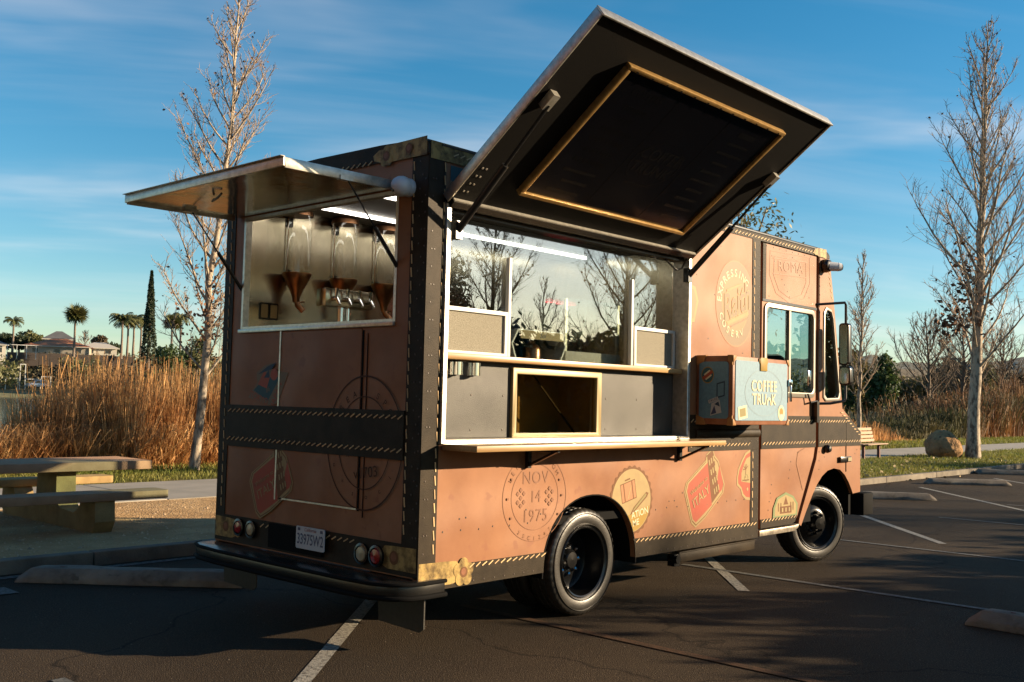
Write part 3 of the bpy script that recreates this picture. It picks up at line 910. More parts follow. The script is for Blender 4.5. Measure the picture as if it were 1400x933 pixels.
# --- rivets over the side
pts = []
for i in range(22):
    z = 0.62 + i * 0.115
    if 1.10 < z < 1.32: continue
    pts += [(0.035, yT, z)] + ([(0.06, yT, z)] if i % 2 else [])
rr = random.Random(3)
for i in range(26): pts += [(0.22 + i * 0.16 + rr.uniform(-0.02, 0.02), 0.0, 0.745 + rr.uniform(-0.006, 0.006))] if not 1.15 < 0.22 + i * 0.16 < 2.4 else []
for i in range(40): pts += [(0.3 + i * 0.1, -0.006, 0.405)] if not 1.1 < 0.3 + i * 0.1 < 2.4 else []
for i in range(28): pts.append((4.29, yT, 0.45 + i * 0.1))
for i in range(44): pts.append((0.1 + i * 0.125, -0.006, 3.207))
for (x, z) in ((0.36, 0.82), (0.42, 0.825), (1.02, 0.84), (1.18, 0.80), (2.82, 0.80), (2.9, 0.80), (3.02, 0.86), (3.3, 1.02), (3.35, 2.9), (3.6, 3.05), (3.5, 2.6), (3.75, 2.25), (3.4, 2.2), (4.0, 2.1), (3.2, 2.75)): pts.append((x, 0, z))
for i in range(10): pts.append((3.2 + i * 0.12, yT, 1.318 - 0.03))
rivets(RIV, pts, (0, -1, 0))
pts = [(-0.006, 0.05 + 0.025 * (i % 2), 0.72 + i * 0.09) for i in range(28)] + [(-0.006, 0.02, 0.72 + i * 0.11) for i in range(22)]
rivets(RIV, pts, (-1, 0, 0))
RIV.build('rivets', rivetm, side, kind='stuff')

# --- printed stickers on the right side
d = Decal((1.115, 0, 0.925), RX, UZ)
d.disc(0, 0, 0.345, ink, 0.315, r0=0.340); d.disc(0, 0, 0.255, ink, 0.235, r0=0.251)
d.text('NOV', 0.0, 0.135, 0.125, ink, space=1.1); d.text('14', 0.0, 0.0, 0.12, ink); d.text('1975', 0.0, -0.135, 0.125, ink, space=1.15)
for sx in (-1, 1):
    for (a, b) in ((0, 0), (0.032, 0.03), (-0.032, 0.03), (0.032, -0.03), (-0.032, -0.03), (0, 0.055), (0, -0.055)):
        d.rect(sx * 0.155 + a, b, 0.026, 0.026, ink, rad(45))
d.arc('LETTERS FROM', 0, 0, 0.292, 0.05, ink, 95, 120); d.arc('25C1247', 0, 0, 0.292, 0.04, ink, 270, 70, True)
for t in (150, 180, 210, 330, 0, 25): d.disc(0.295 * math.cos(rad(t)), 0.27 * math.sin(rad(t)), 0.010, ink, n=10)
d.build('date_stamp_decal', T)

d = Decal((2.285, 0, 0.835), RX, UZ)
pb = lambda t, e=0.0: (0.29 + e * math.cos(26 * t))
clip = lambda P: [(max(a, -0.245 + 0.0 if b < -0.1 else -0.30), b) for a, b in P]
arc_clip = lambda a, b: not ((a + 2.285 - 1.78) ** 2 / 0.575 ** 2 + max(0, b + 0.835 - 0.36) ** 2 / 0.55 ** 2 < 1)


def clipped(r, e=0.0, k=26, n=150):
    out = []
    for i in range(n):
        t = 2 * math.pi * i / n
        q = r + e * math.cos(k * t)
        a, b = q * math.cos(t), q * 0.96 * math.sin(t)
        if not arc_clip(a, b):
            # slide along the arch edge
            ang = math.atan2((b + 0.475) / 0.55, (a + 0.505) / 0.575)
            a, b = 0.58 * math.cos(ang) - 0.505, 0.555 * math.sin(ang) - 0.475
        out.append((a, b))
    return out


d.poly(clipped(0.285, 0.008), d_brown); d.poly(clipped(0.262), d_cream)
d.poly([(p[0] * 0.98, p[1] * 0.98) for p in clipped(0.262) if p[1] < -0.05 and p[0] > -0.06] + [(0.02, -0.10)], d_gold)
d.rect(-0.045, 0.075, 0.20, 0.155, d_brown, rad(12)); d.rect(-0.045, 0.075, 0.185, 0.14, d_orange, rad(12))
for q in (-0.055, 0.055): d.rect(-0.045 + q, 0.075 + q * 0.2, 0.014, 0.14, d_brown, rad(12))
d.rect(-0.062, 0.168, 0.07, 0.012, d_brown, rad(12)); d.rect(-0.03, 0.07, 0.012, 0.11, d_cream, rad(-20))
d.poly([(0.20, 0.06), (0.23, 0.05), (0.21, 0.02), (0.04, -0.09), (-0.02, -0.115), (0.03, -0.055)], d_brown)
d.poly([(0.19, 0.048), (0.205, 0.043), (0.19, 0.022), (0.04, -0.078), (0.015, -0.083), (0.045, -0.055)], d_olive)
d.text('ATION', 0.115, -0.105, 0.075, cream, rad(9), 0.012); d.text('ME', 0.06, -0.18, 0.07, cream, rad(9), 0.012)
d.build('travel_badge_decal', T)


def italy(dc, s=1.0):
    """red luggage label with a leaning tower"""
    f = lambda P, k=1.0: [(a * s * k, b * s * k) for a, b in P]
    O = [(-0.33, -0.02), (-0.30, 0.06), (0.02, 0.25), (0.03, 0.30), (0.14, 0.36), (0.17, 0.29), (0.24, 0.24), (0.35, 0.02), (0.33, -0.06), (0.02, -0.27), (-0.14, -0.345), (-0.21, -0.30)]
    dc.poly(f(O), d_cream); dc.poly(f([(a * 0.955, b * 0.955) for a, b in O]), d_brown); dc.poly(f([(a * 0.925, b * 0.925) for a, b in O]), d_cream)
    dc.poly(f([(-0.285, -0.015), (-0.26, 0.05), (0.05, 0.225), (0.13, -0.16), (-0.135, -0.30), (-0.185, -0.27)]), d_red)
    dc.poly(f([(0.255, 0.20), (0.325, 0.02), (0.30, -0.03), (0.235, -0.07), (0.21, 0.05)]), d_red)
    dc.poly(f([(0.04, 0.285), (0.14, 0.335), (0.255, -0.055), (0.13, -0.145), (0.10, -0.02)]), d_brown)
    for r_ in range(4):
        for c_ in range(3):
            a = 0.082 + r_ * 0.030 + c_ * 0.034; b = 0.225 - r_ * 0.088 + c_ * 0.018
            dc.rect(a * s, b * s, 0.018 * s, 0.052 * s, d_cream, rad(16))
    dc.text('Welcome to', -0.09 * s, 0.025 * s, 0.06 * s, d_cream, rad(27))
    dc.text('ITALY', -0.055 * s, -0.075 * s, 0.115 * s, d_cream, rad(27), 0.006)


d = Decal((3.365, 0, 0.885), RX, UZ); italy(d, 0.97); d.build('italy_luggage_decal', T)
d = Decal((4.02, 0, 0.975), RX, UZ)
cr = [(0.143, 0.235), (0.06, 0.19), (0.02, 0.12), (-0.03, 0.10), (-0.10, 0.12), (-0.12, 0.02), (-0.10, -0.05), (-0.02, -0.08), (0.02, -0.15), (0.06, -0.215), (0.143, -0.24)]
d.poly([(0.143, 0.235), (0.05, 0.20), (-0.02, 0.13), (-0.075, 0.06), (-0.10, -0.02), (-0.10, -0.09), (-0.03, -0.13), (0.0, -0.19), (0.06, -0.23), (0.143, -0.24)][::-1], d_cream)
d.poly([(0.143, 0.21), (0.06, 0.18), (0.0, 0.12), (-0.055, 0.05), (-0.08, -0.02), (-0.075, -0.075), (-0.015, -0.115), (0.02, -0.175), (0.07, -0.205), (0.143, -0.215)][::-1], d_red)
d.poly([(0.143, 0.17), (0.07, 0.15), (0.02, 0.09), (-0.02, 0.02), (-0.02, -0.06), (0.143, -0.08)][::-1], d_cream)
for k in range(5): d.line((0.06, 0.05), (0.06 + 0.05 * math.cos(rad(40 + 35 * k)), 0.05 + 0.05 * math.sin(rad(40 + 35 * k))), 0.008, d_brown)
d.line((0.06, 0.05), (0.05, -0.03), 0.008, d_brown); d.disc(0.07, -0.03, 0.035, d_olive, n=20, r0=0.027); d.rect(0.06, -0.05, 0.12, 0.01, d_brown)
d.disc(0.09, -0.135, 0.016, d_cream, n=14)
d.build('island_crest_decal', T)
d = Decal((3.86, 0, 2.55), RX, UZ)
cut = lambda P: [(min(a, 0.30), b) for a, b in P]
circ = lambda r, ry, n=60: [(r * math.cos(2 * math.pi * k / n), ry * math.sin(2 * math.pi * k / n)) for k in range(n)]
d.poly(cut(circ(0.345, 0.40)), d_orange); d.poly(cut(circ(0.335, 0.39)), d_slate); d.poly(cut(circ(0.235, 0.275)), d_cream); d.poly(cut(circ(0.228, 0.268)), d_orange)
d.arc('EXPRESSING', 0.0, 0.0, 0.28, 0.10, cream, 112, 128, bold=0.012); d.arc('COSERV', 0, 0, 0.285, 0.09, cream, 250, 85, True, bold=0.012)
d.rect(-0.03, 0.15, 0.28, 0.02, d_cream, rad(18)); d.rect(0.04, -0.13, 0.40, 0.035, d_cream, rad(18)); d.rect(0.08, -0.165, 0.34, 0.014, d_slate, rad(18))
d.text('Raith', 0.0, 0.0, 0.34, d_cream, rad(20), 0.035, 0.45, 0.72); d.text('Raith', 0.0, 0.0, 0.34, d_slate, rad(20), 0.008, 0.45, 0.72)
d.build('round_express_decal', T)
d = Decal((3.13, 0, 2.50), RX, UZ)
d.poly([(-0.055, 0.16), (0.05, 0.14), (0.10, 0.02), (0.04, -0.17), (-0.055, -0.18)][::-1], d_cream); d.poly([(-0.055, 0.13), (0.03, 0.11), (0.07, 0.015), (0.02, -0.14), (-0.055, -0.15)][::-1], d_orange)
d.build('shield_decal', T)
d = Decal((0.55, 0, 3.03), RX, UZ)
d.poly([(-0.36, -0.12), (0.5, -0.12), (0.3, 0.10), (-0.36, 0.12)], d_teal); d.poly([(-0.36, -0.12), (-0.1, -0.12), (-0.2, 0.0), (-0.36, 0.02)], d_grey); d.poly([(-0.2, -0.12), (0.1, -0.12), (0.02, -0.03), (-0.14, -0.03)], d_red)
d.build('teal_label_decal', T)

# --- printed stickers on the rear
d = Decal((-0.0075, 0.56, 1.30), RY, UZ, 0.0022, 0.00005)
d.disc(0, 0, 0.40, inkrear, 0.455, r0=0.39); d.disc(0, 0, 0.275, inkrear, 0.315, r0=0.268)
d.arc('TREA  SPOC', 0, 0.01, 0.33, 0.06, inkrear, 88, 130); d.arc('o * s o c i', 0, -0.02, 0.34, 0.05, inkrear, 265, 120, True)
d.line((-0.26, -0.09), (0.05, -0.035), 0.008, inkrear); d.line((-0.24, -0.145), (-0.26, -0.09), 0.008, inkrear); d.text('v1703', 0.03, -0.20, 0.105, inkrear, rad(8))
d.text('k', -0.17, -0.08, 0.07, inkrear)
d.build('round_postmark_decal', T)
d = Decal((-0.0075, 1.63, 0.965), RY, UZ); italy(d, 0.82); d.build('italy_luggage_decal', T)
d = Decal((-0.0075, 1.70, 1.685), RY, UZ, 0.0022)
d.poly([(-0.26, -0.10), (0.02, -0.155), (0.13, -0.14), (0.25, 0.09), (0.10, 0.10), (-0.13, 0.03)], d_grey)
d.poly([(-0.15, 0.02), (0.13, 0.09), (0.02, 0.12), (0.04, 0.16), (-0.06, 0.14), (-0.16, 0.09)], d_grey)
d.poly([(-0.19, -0.045), (0.0, -0.125), (0.15, 0.06), (-0.05, 0.05)], d_teal)
d.poly([(-0.14, 0.0), (-0.02, -0.03), (0.02, 0.06), (-0.06, 0.10)], d_red)
d.disc(0.07, 0.075, 0.045, d_red, n=20); d.poly([(-0.14, 0.075), (0.04, 0.115), (0.09, 0.165), (-0.02, 0.135)], d_navy); d.poly([(-0.06, 0.05), (0.0, 0.11), (0.015, 0.05)], d_navy)
d.text('TOKYO', -0.115, -0.105, 0.07, d_red, rad(-14)); d.text('JAPAN', 0.11, -0.07, 0.07, d_red, rad(62)); d.text('86', 0.0, -0.04, 0.055, d_grey, rad(20))
d.build('japan_luggage_decal', T)

# --- serving opening: aluminium frame, glass, ledge, panels, pass-through, shelf
FR = MB().plate([[(0.145, 1.315), (3.075, 1.315), (3.075, 2.915), (0.145, 2.915)], [(0.185, 1.345), (3.035, 1.345), (3.035, 2.875), (0.185, 2.875)]], -0.03, 0.14)
sframe = part(FR, 'serving_frame', alu, bevel=0.004, seg=1)
YR = 0.12


def grey(x0, x1, z0, z1):
    return part(MB().box(x0, x1, YR, YR + 0.02, z0, z1), 'panel', greypanel, sframe, bevel=0.003, seg=1)


grey(0.186, 0.935, 1.346, 1.872); grey(2.012, 3.034, 1.346, 1.872)
part(MB().plate([[(0.938, 1.346), (2.009, 1.346), (2.009, 1.872), (0.938, 1.872)], [(0.985, 1.372), (1.955, 1.372), (1.955, 1.812), (0.985, 1.812)]], YR, YR + 0.02), 'panel', greypanel, sframe, bevel=0.003, seg=1)
pw = part(MB().plate([[(0.952, 1.338), (1.99, 1.338), (1.99, 1.845), (0.952, 1.845)], [(0.998, 1.375), (1.93, 1.375), (1.93, 1.80), (0.998, 1.80)]], YR - 0.03, YR - 0.001), 'pass_through_frame', goldpaint, sframe, bevel=0.006)
part(MB().box(0.998, 1.93, YR + 0.004, YR + 0.008, 1.375, 1.80), 'pass_through_pane', glass_d, sframe)
# locker behind the pane
lk = MB().box(0.96, 1.98, 0.52, 0.53, 1.34, 1.86).box(0.96, 0.97, 0.15, 0.52, 1.34, 1.86).box(1.97, 1.98, 0.15, 0.52, 1.34, 1.86).box(0.97, 1.97, 0.15, 0.52, 1.34, 1.35).box(0.97, 1.97, 0.15, 0.52, 1.85, 1.86)
part(lk, 'locker', mat('locker_olive_reflection', (0.42, 0.33, 0.15), 0.6), sframe)  # olive gold colour stands in for the reflection in the pane
part(MB().bar((1.36, 0.30, 1.84), (1.92, 0.30, 1.36), 0.012, 0.012).box(1.22, 1.235, 0.3, 0.5, 1.352, 1.85), 'locker_brace', blackrod, sframe)
part(MB().box(0.186, 3.034, 0.025, 0.155, 1.873, 1.915), 'wood_ledge', wood, sframe, bevel=0.006)
gl = part(MB().box(0.186, 3.034, 0.142, 0.147, 1.916, 2.874), 'service_glass', glass_s, sframe)
for x, zt in ((0.915, 2.63), (2.405, 2.63)):
    part(MB().box(x - 0.014, x + 0.014, 0.105, 0.139, 1.916, zt), 'mullion', whitefr, sframe, bevel=0.003)


def screen(x0, x1, z0, z1):
    s = part(MB().plate([[(x0, z0), (x1, z0), (x1, z1), (x0, z1)], [(x0 + 0.03, z0 + 0.02), (x1 - 0.03, z0 + 0.02), (x1 - 0.03, z1 - 0.028), (x0 + 0.03, z1 - 0.028)]], 0.100, 0.125), 'screen_frame', whitefr, sframe, bevel=0.003)
    part(MB().box(x0 + 0.031, x1 - 0.031, 0.118, 0.121, z0 + 0.021, z1 - 0.029), 'screen_mesh', mesh_m, sframe)


screen(0.19, 0.895, 1.917, 2.235); screen(2.43, 3.03, 1.917, 2.245)
scw = MB()
rivets(scw, [(x, YR, z) for x in (0.26, 0.56, 0.88, 2.08, 2.5, 2.9) for z in (1.40, 1.64, 1.85)] + [(1.0 + 0.12 * i, YR, 1.857) for i in range(9)], (0, -1, 0), 0.008)
part(scw, 'panel_screws', rivetm, sframe, kind='stuff')
for x in (0.375, 0.545):
    part(MB().tube([(x, 0.07, 1.772), (x, 0.07, 1.858)], 0.036, 16).box(x - 0.042, x + 0.042, 0.10, 0.119, 1.77, 1.86), 'cup_holder', chrome, sframe, smooth=True)
shelf = part(MB().box(0.155, 3.145, -0.346, -0.031, 1.278, 1.318), 'counter_shelf', wood, bevel=0.005)
for x in (1.01, 2.94):
    part(MB().box(x - 0.018, x + 0.018, -0.035, -0.007, 1.135, 1.276).bar((x, -0.02, 1.15), (x, -0.29, 1.27), 0.018, 0.025, (1, 0, 0)).box(x - 0.012, x + 0.012, -0.30, -0.036, 1.258, 1.277), 'bracket', blackpl, shelf)

# --- raised side hatch with the menu board
AL = rad(37.2)
Hc, Hs = math.cos(AL), math.sin(AL)
HY, HZ = -0.028, 2.888


def hbox(mb, x0, x1, s0, s1, n0, n1, m=None):
    v = [Vector((x, HY - s * Hc + n * Hs, HZ + s * Hs + n * Hc)) for n in (n0, n1) for s in (s0, s1) for x in (x0, x1)]
    return mb.add(v, [(0, 2, 3, 1), (4, 5, 7, 6), (0, 1, 5, 4), (2, 6, 7, 3), (0, 4, 6, 2), (1, 3, 7, 5)], m)
# n is measured towards the upper face


LH = 1.575
X0, X1 = 0.135, 3.075
hatch = part(hbox(MB(), X0, X1, 0.0, LH, 0.0, 0.05), 'side_hatch', hammer)
part(hbox(MB(), X0 - 0.012, X1 + 0.012, LH + 0.001, LH + 0.014, -0.022, 0.064), 'edge_rail', alu, hatch, bevel=0.003)
part(hbox(MB(), X0 - 0.014, X0 - 0.001, 0.02, LH, -0.012, 0.06), 'side_rail', alu, hatch, bevel=0.003)
part(hbox(MB(), X1 + 0.001, X1 + 0.014, 0.02, LH, -0.012, 0.06), 'side_rail', alu, hatch, bevel=0.003)
part(hbox(MB(), X0 - 0.01, X1 + 0.01, -0.01, LH, 0.051, 0.058), 'hatch_skin', leather, hatch)
part(hbox(MB(), X0 + 0.02, X1 - 0.02, 0.0, 0.045, -0.030, -0.001), 'hinge_rail', blackpl, hatch)
part(hbox(MB(), X0 + 0.02, X1 - 0.02, 0.046, 0.054, -0.026, -0.001), 'hinge_strip', alu, hatch)
# menu board hangs under the hatch
bx0, bx1, bs0, bs1 = 0.60, 2.60, 0.23, 1.38
part(hbox(MB(), bx0 + 0.03, bx1 - 0.03, bs0 + 0.03, bs1 - 0.03, -0.028, -0.001), 'menu_board', menublk, hatch)
mf = MB()
for a in ((bx0, bx1, bs0, bs0 + 0.03), (bx0, bx1, bs1 - 0.03, bs1), (bx0, bx0 + 0.03, bs0 + 0.031, bs1 - 0.031), (bx1 - 0.03, bx1, bs0 + 0.031, bs1 - 0.031)):
    hbox(mf, *a, -0.052, -0.001)
part(mf, 'menu_frame', goldframe, hatch, bevel=0.006)
uv, vv = Vector((1, 0, 0)), Vector((0, -Hc, Hs))
# read from below, facing the lot: text runs along +x with its top towards the outer edge
dm = Decal(Vector((1.6, HY - 0.80 * Hc, HZ + 0.80 * Hs)) - Vector((0, -Hs, Hc)) * 0.0, uv, vv, 0.0, 0.0)
dm.n = Vector((0, -Hs, -Hc)); dm.h = 0.0295
for k in (-0.32, 0.33): dm.rect(k, 0.0, 0.006, 1.0, menutxt)
dm.text('COFFEE', 0.0, 0.03, 0.14, menutxt, 0, 0.02); dm.text('TRUNK', 0.0, -0.10, 0.14, menutxt, 0, 0.02)
dm.disc(0, -0.04, 0.27, menutxt, 0.2, r0=0.264); dm.rect(0, -0.24, 0.3, 0.01, menutxt)
for i, w in enumerate(('COFFEES', 'ESPRESSO', 'LATTE', 'AMERICANO', 'CAPPUCCINO', 'CORTADO', 'FLAT WHITE')):
    dm.text(w, -0.63, 0.42 - i * 0.095 - (0.03 if i else 0), 0.085 if i == 0 else 0.058, menutxt)
# lines too dim to read are plain strokes
for i in range(3): dm.rect(-0.63 + 0.03 * (i % 2), -0.275 - i * 0.095, 0.34 - 0.07 * (i % 2), 0.028, menutxt)
for i in range(10): dm.rect(0.65, 0.42 - i * 0.095, 0.22 + 0.12 * ((i * 7) % 3) / 2, 0.028 if i else 0.05, menutxt)
dm.mb.build('menu_lettering', None, hatch, recalc=False)
scr = MB()
for i in range(12):
    hbox(scr, bx0 + 0.08 + i * 0.165, bx0 + 0.095 + i * 0.165, bs1 - 0.03, bs1 - 0.016, -0.056, -0.052)
part(scr, 'frame_screws', blackpl, hatch, kind='stuff')


def hpt(x, s, n): return Vector((x, HY - s * Hc + n * Hs, HZ + s * Hs + n * Hc))


def strut(a, b, name='gas_strut', split=0.5, r0=0.014, r1=0.007, parent=None):
    a, b = Vector(a), Vector(b)
    mid = a.lerp(b, split)
    o = part(MB().tube([a, mid], r0, 10).tube([mid, b], r1, 8), name, blackrod, parent, smooth=True)
    return o


for x, sgn in ((X0 + 0.10, 1), (X1 - 0.06, -1)):
    base = Vector((x, -0.02, 2.70)); tip = hpt(x, 0.94, -0.05)
    g = strut(base, tip, split=0.55, r0=0.024, r1=0.011)
    part(MB().box(x - 0.03, x + 0.03, -0.055, -0.001, 2.66, 2.78), 'strut_mount', blackpl, g)
    part(hbox(MB(), x - 0.03, x + 0.03, 0.90, 1.02, -0.055, -0.002), 'strut_bracket', alu, g)
hd = MB()
for i in range(8): hbox(hd, X0 + 0.05 + (i % 2) * 0.035, X0 + 0.062 + (i % 2) * 0.035, 0.12 + (i // 2) * 0.07, 0.132 + (i // 2) * 0.07, -0.006, -0.001)
part(hd, 'hatch_bolts', alu, hatch, kind='stuff')
# dark box section above the opening
part(MB().box(0.19, 3.03, 0.02, 0.139, 2.845, 2.874), 'header_channel', blackpl, sframe)
part(MB().tube([(2.80, 0.06, 2.84), (2.92, 0.03, 2.76), (2.99, 0.02, 2.78), (3.01, -0.02, 2.86)], 0.009, 8), 'cable', blackpl, sframe, smooth=True)

# --- raised rear hatch
RH0, RH1 = 0.27, 2.21
rhv = []
mbh = MB().plate([[(0.0, 2.998), (-0.925, 2.985), (-0.925, 3.022), (0.0, 3.035)]], RH0, RH1)
rh = part(mbh, 'rear_hatch', steel2, bevel=0.003, seg=1)
part(MB().box(-0.94, -0.926, RH0 - 0.012, RH1 + 0.012, 2.972, 3.028).box(-0.96, -0.926, RH0 - 0.012, RH1 + 0.012, 3.029, 3.034), 'edge_rail', alu, rh, bevel=0.003)
for y0, y1 in ((RH0 - 0.014, RH0 - 0.001), (RH1 + 0.001, RH1 + 0.014)):
    part(MB().plate([[(-0.03, 2.972), (-0.925, 2.962), (-0.925, 3.026), (-0.03, 3.036)]], y0, y1), 'side_rail', alu, rh, bevel=0.003)
for y in (0.265, 2.135):
    tip = (-0.46, y, 2.985); base = (0.01, y, 2.42) if y > 1 else (0.03, y + 0.03, 2.45)
    g = strut(base, tip, split=0.48, r0=0.014, r1=0.006)
    part(MB().box(-0.52, -0.42, y - 0.02, y + 0.02, 2.965, 2.992), 'strut_bracket', alu, g)
part(MB().tube([(-0.62, 1.55, 2.972), (-0.66, 1.5, 2.945), (-0.68, 1.4, 2.955), (-0.70, 1.32, 2.972)], 0.008, 8), 'pull_handle', blackpl, rh, smooth=True)

# --- cameras
sc1 = part(MB().lathe([(0.0, -0.135), (0.025, -0.130), (0.048, -0.115), (0.063, -0.09), (0.068, -0.062), (0.063, -0.035), (0.056, -0.02), (0.060, -0.012), (0.060, 0.012)], (-0.016, 0.175, 2.985), 'x', 28), 'security_camera', whitepl, smooth=True)
part(MB().lathe([(0.0, -0.012), (0.018, -0.010), (0.024, 0.0)], (-0.133, 0.19, 2.965), 'x', 16), 'lens', blackpl, sc1, smooth=True)
sc2 = part(MB().lathe([(0.07, 0.0), (0.072, -0.03), (0.06, -0.07), (0.03, -0.085), (0.0, -0.088)], (5.66, -0.001, 3.105), 'y', 24), 'security_camera', blackpl, smooth=True)
part(MB().tube([(5.66, -0.05, 3.10), (5.735, -0.13, 3.095)], [0.052, 0.045], 20).tube([(5.73, -0.125, 3.095), (5.755, -0.15, 3.094)], [0.047, 0.04], 20), 'camera_barrel', whitepl, sc2, smooth=True)
part(MB().tube([(5.75, -0.146, 3.094), (5.762, -0.157, 3.094)], 0.032, 18), 'lens', blackpl, sc2, smooth=True)
lt = part(MB().lathe([(0.024, 0.0), (0.024, -0.02), (0.0, -0.03)], (0.155, -0.012, 2.935), 'y', 14), 'hatch_lamp', blackpl, smooth=True)

# --- rear bumper, plate, lamps, flaps
bo = [(-0.10, W + 0.03), (-0.17, W - 0.01), (-0.23, W - 0.15), (-0.26, W - 0.45), (-0.27, 1.2), (-0.27, 0.45), (-0.25, 0.16), (-0.19, 0.03), (-0.09, -0.045), (0.02, -0.06), (0.19, -0.06)]
bi = [(0.19, -0.004), (0.0, -0.004), (0.0, W)]
bump = part(MB().plate([bo + bi + [(-0.10, W)]], 0.35, 0.455, 'xy'), 'rear_bumper', blackpl, bevel=0.012)
rb = MB().tube([(x - 0.004 * (x < 0), y - (0.008 if y < 0.1 else 0), 0.362) for x, y in bo], 0.016, 8)
part(rb, 'bumper_bead', chassis, bump, smooth=True)
rb = MB().tube([(x - 0.004 * (x < 0), y - (0.006 if y < 0.1 else 0), 0.447) for x, y in bo], 0.013, 8)
part(rb, 'bumper_bead', chassis, bump, smooth=True)
part(MB().box(-0.03, -0.007, 0.96, 1.60, 0.49, 0.665), 'plate_recess', chassis)
pl = part(MB().plate([rrect(0.905, 1.235, 0.53, 0.685, 0.012, 3)], -0.045, -0.040, 'yz'), 'license_plate', plate_w)
dp = Decal((-0.0455, 1.07, 0.607), RY, UZ, 0.0006, 0.0002)
dp.text('33975W2', 0.0, -0.012, 0.105, plate_b, 0, 0.010, 0, 0.72); dp.text('California', 0.0, 0.058, 0.036, d_red, 0, 0, 0.25); dp.rect(-0.13, 0.058, 0.03, 0.02, plate_b); dp.rect(0.13, 0.058, 0.03, 0.02, plate_b)
dp.mb.build('plate_lettering', None, pl, recalc=False)


def lamp(y, z, m, r=0.055):
    o = part(MB().lathe([(r + 0.016, 0.0), (r + 0.016, -0.018), (r, -0.022), (r, -0.008)], (-0.009, y, z), 'x', 28), 'tail_light', blackpl, smooth=True)
    part(MB().lathe([(r - 0.001, -0.010), (r * 0.8, -0.022), (0.0, -0.027)], (-0.009, y, z), 'x', 24), 'lens', m, o, smooth=True)


lamp(2.01, 0.592, redm, 0.05); lamp(1.845, 0.592, amberm, 0.05); lamp(0.535, 0.566, amberm); lamp(0.385, 0.568, redm)
for y0 in (0.0, W - 0.48):
    part(MB().plate([[(y0 + 0.01, 0.14), (y0 + 0.05, 0.115), (y0 + 0.45, 0.13), (y0 + 0.47, 0.36), (y0 + 0.01, 0.36)]], 0.075, 0.085, 'yz'), 'mud_flap', rubber)


# --- wheels
def make_wheel(deep, name='wheel'):
    """rim centred on the axle, outer face towards -y"""
    wy = 0.115
    if deep:
        pr = [(0.262, -wy + 0.012), (0.268, -wy + 0.004), (0.262, -wy - 0.002), (0.252, -wy + 0.004), (0.246, -wy + 0.03), (0.236, 0.0), (0.225, 0.055), (0.20, 0.062), (0.14, 0.055), (0.12, 0.05), (0.0, 0.05)]
    else:
        pr = [(0.262, -wy + 0.012), (0.268, -wy + 0.004), (0.262, -wy - 0.002), (0.252, -wy + 0.004), (0.243, -wy + 0.03), (0.232, -0.06), (0.215, -0.03), (0.19, -0.045), (0.15, -0.075), (0.13, -0.082), (0.0, -0.082)]
    rim = MB().lathe(pr, (0, 0, 0), 'y', 56).build(name, rimblk, None, smooth=True)
    ty = [(0.262, -0.10), (0.275, -0.112), (0.30, -0.121), (0.34, -0.124), (0.372, -0.117), (0.388, -0.108), (0.396, -0.100), (0.400, -0.085), (0.401, -0.062), (0.393, -0.058), (0.393, -0.050), (0.402, -0.046), (0.402, -0.008), (0.394, -0.004), (0.394, 0.004), (0.402, 0.008), (0.402, 0.046), (0.393, 0.050), (0.393, 0.058), (0.401, 0.062), (0.400, 0.085), (0.396, 0.100), (0.388, 0.108), (0.372, 0.117), (0.34, 0.124), (0.30, 0.121), (0.262, 0.10)]
    n = 132

    def wob(j, k):
        sh = j in (5, 6, 7, 8, 19, 20, 21, 22, 11, 12, 15, 16)
        return -0.007 if (sh and k % 3 == (j > 12)) else 0.0
    tyre = MB().lathe(ty, (0, 0, 0), 'y', n, wob=wob).build('tyre', rubber, rim, smooth=True)
    for r_ in (0.285, 0.362):
        MB().lathe([(r_ - 0.004, -0.118), (r_, -0.1275), (r_ + 0.004, -0.118)], (0, 0, 0), 'y', 64).build('sidewall_ridge', rubber, rim, smooth=True)
    y0 = 0.05 if deep else -0.082
    MB().lathe([(0.085, y0), (0.08, y0 - 0.03), (0.06, y0 - 0.05 if deep else y0 - 0.07), (0.0, y0 - 0.055 if deep else y0 - 0.075)], (0, 0, 0), 'y', 24).build('hub', rimblk, rim, smooth=True)
    for k in range(8):
        t = 2 * math.pi * k / 8
        c = Vector((0.108 * math.cos(t), y0, 0.108 * math.sin(t)))
        MB().tube([c + Vector((0, 0.005, 0)), c - Vector((0, 0.024, 0)), c - Vector((0, 0.032, 0))], [0.017, 0.016, 0.008], 6).build('lug_nut', chrome if deep else rimblk, rim)
    return rim


rw = make_wheel(True); rw.parent = T; rw.location = (1.73, 0.145, 0.401)
w2 = copy_tree(rw, T); w2.location = (1.73, 0.43, 0.401)
w3 = copy_tree(rw, T); w3.location = (1.73, W - 0.145, 0.401); w3.rotation_euler = (0, 0, math.pi)
w4 = copy_tree(rw, T); w4.location = (1.73, W - 0.43, 0.401); w4.rotation_euler = (0, 0, math.pi)
fwl = make_wheel(False); fwl.parent = T; fwl.location = (5.78, 0.20, 0.401); fwl.rotation_euler = (0, 0, rad(-20))
w5 = copy_tree(fwl, T); w5.location = (5.78, W - 0.22, 0.401); w5.rotation_euler = (0, 0, rad(160))

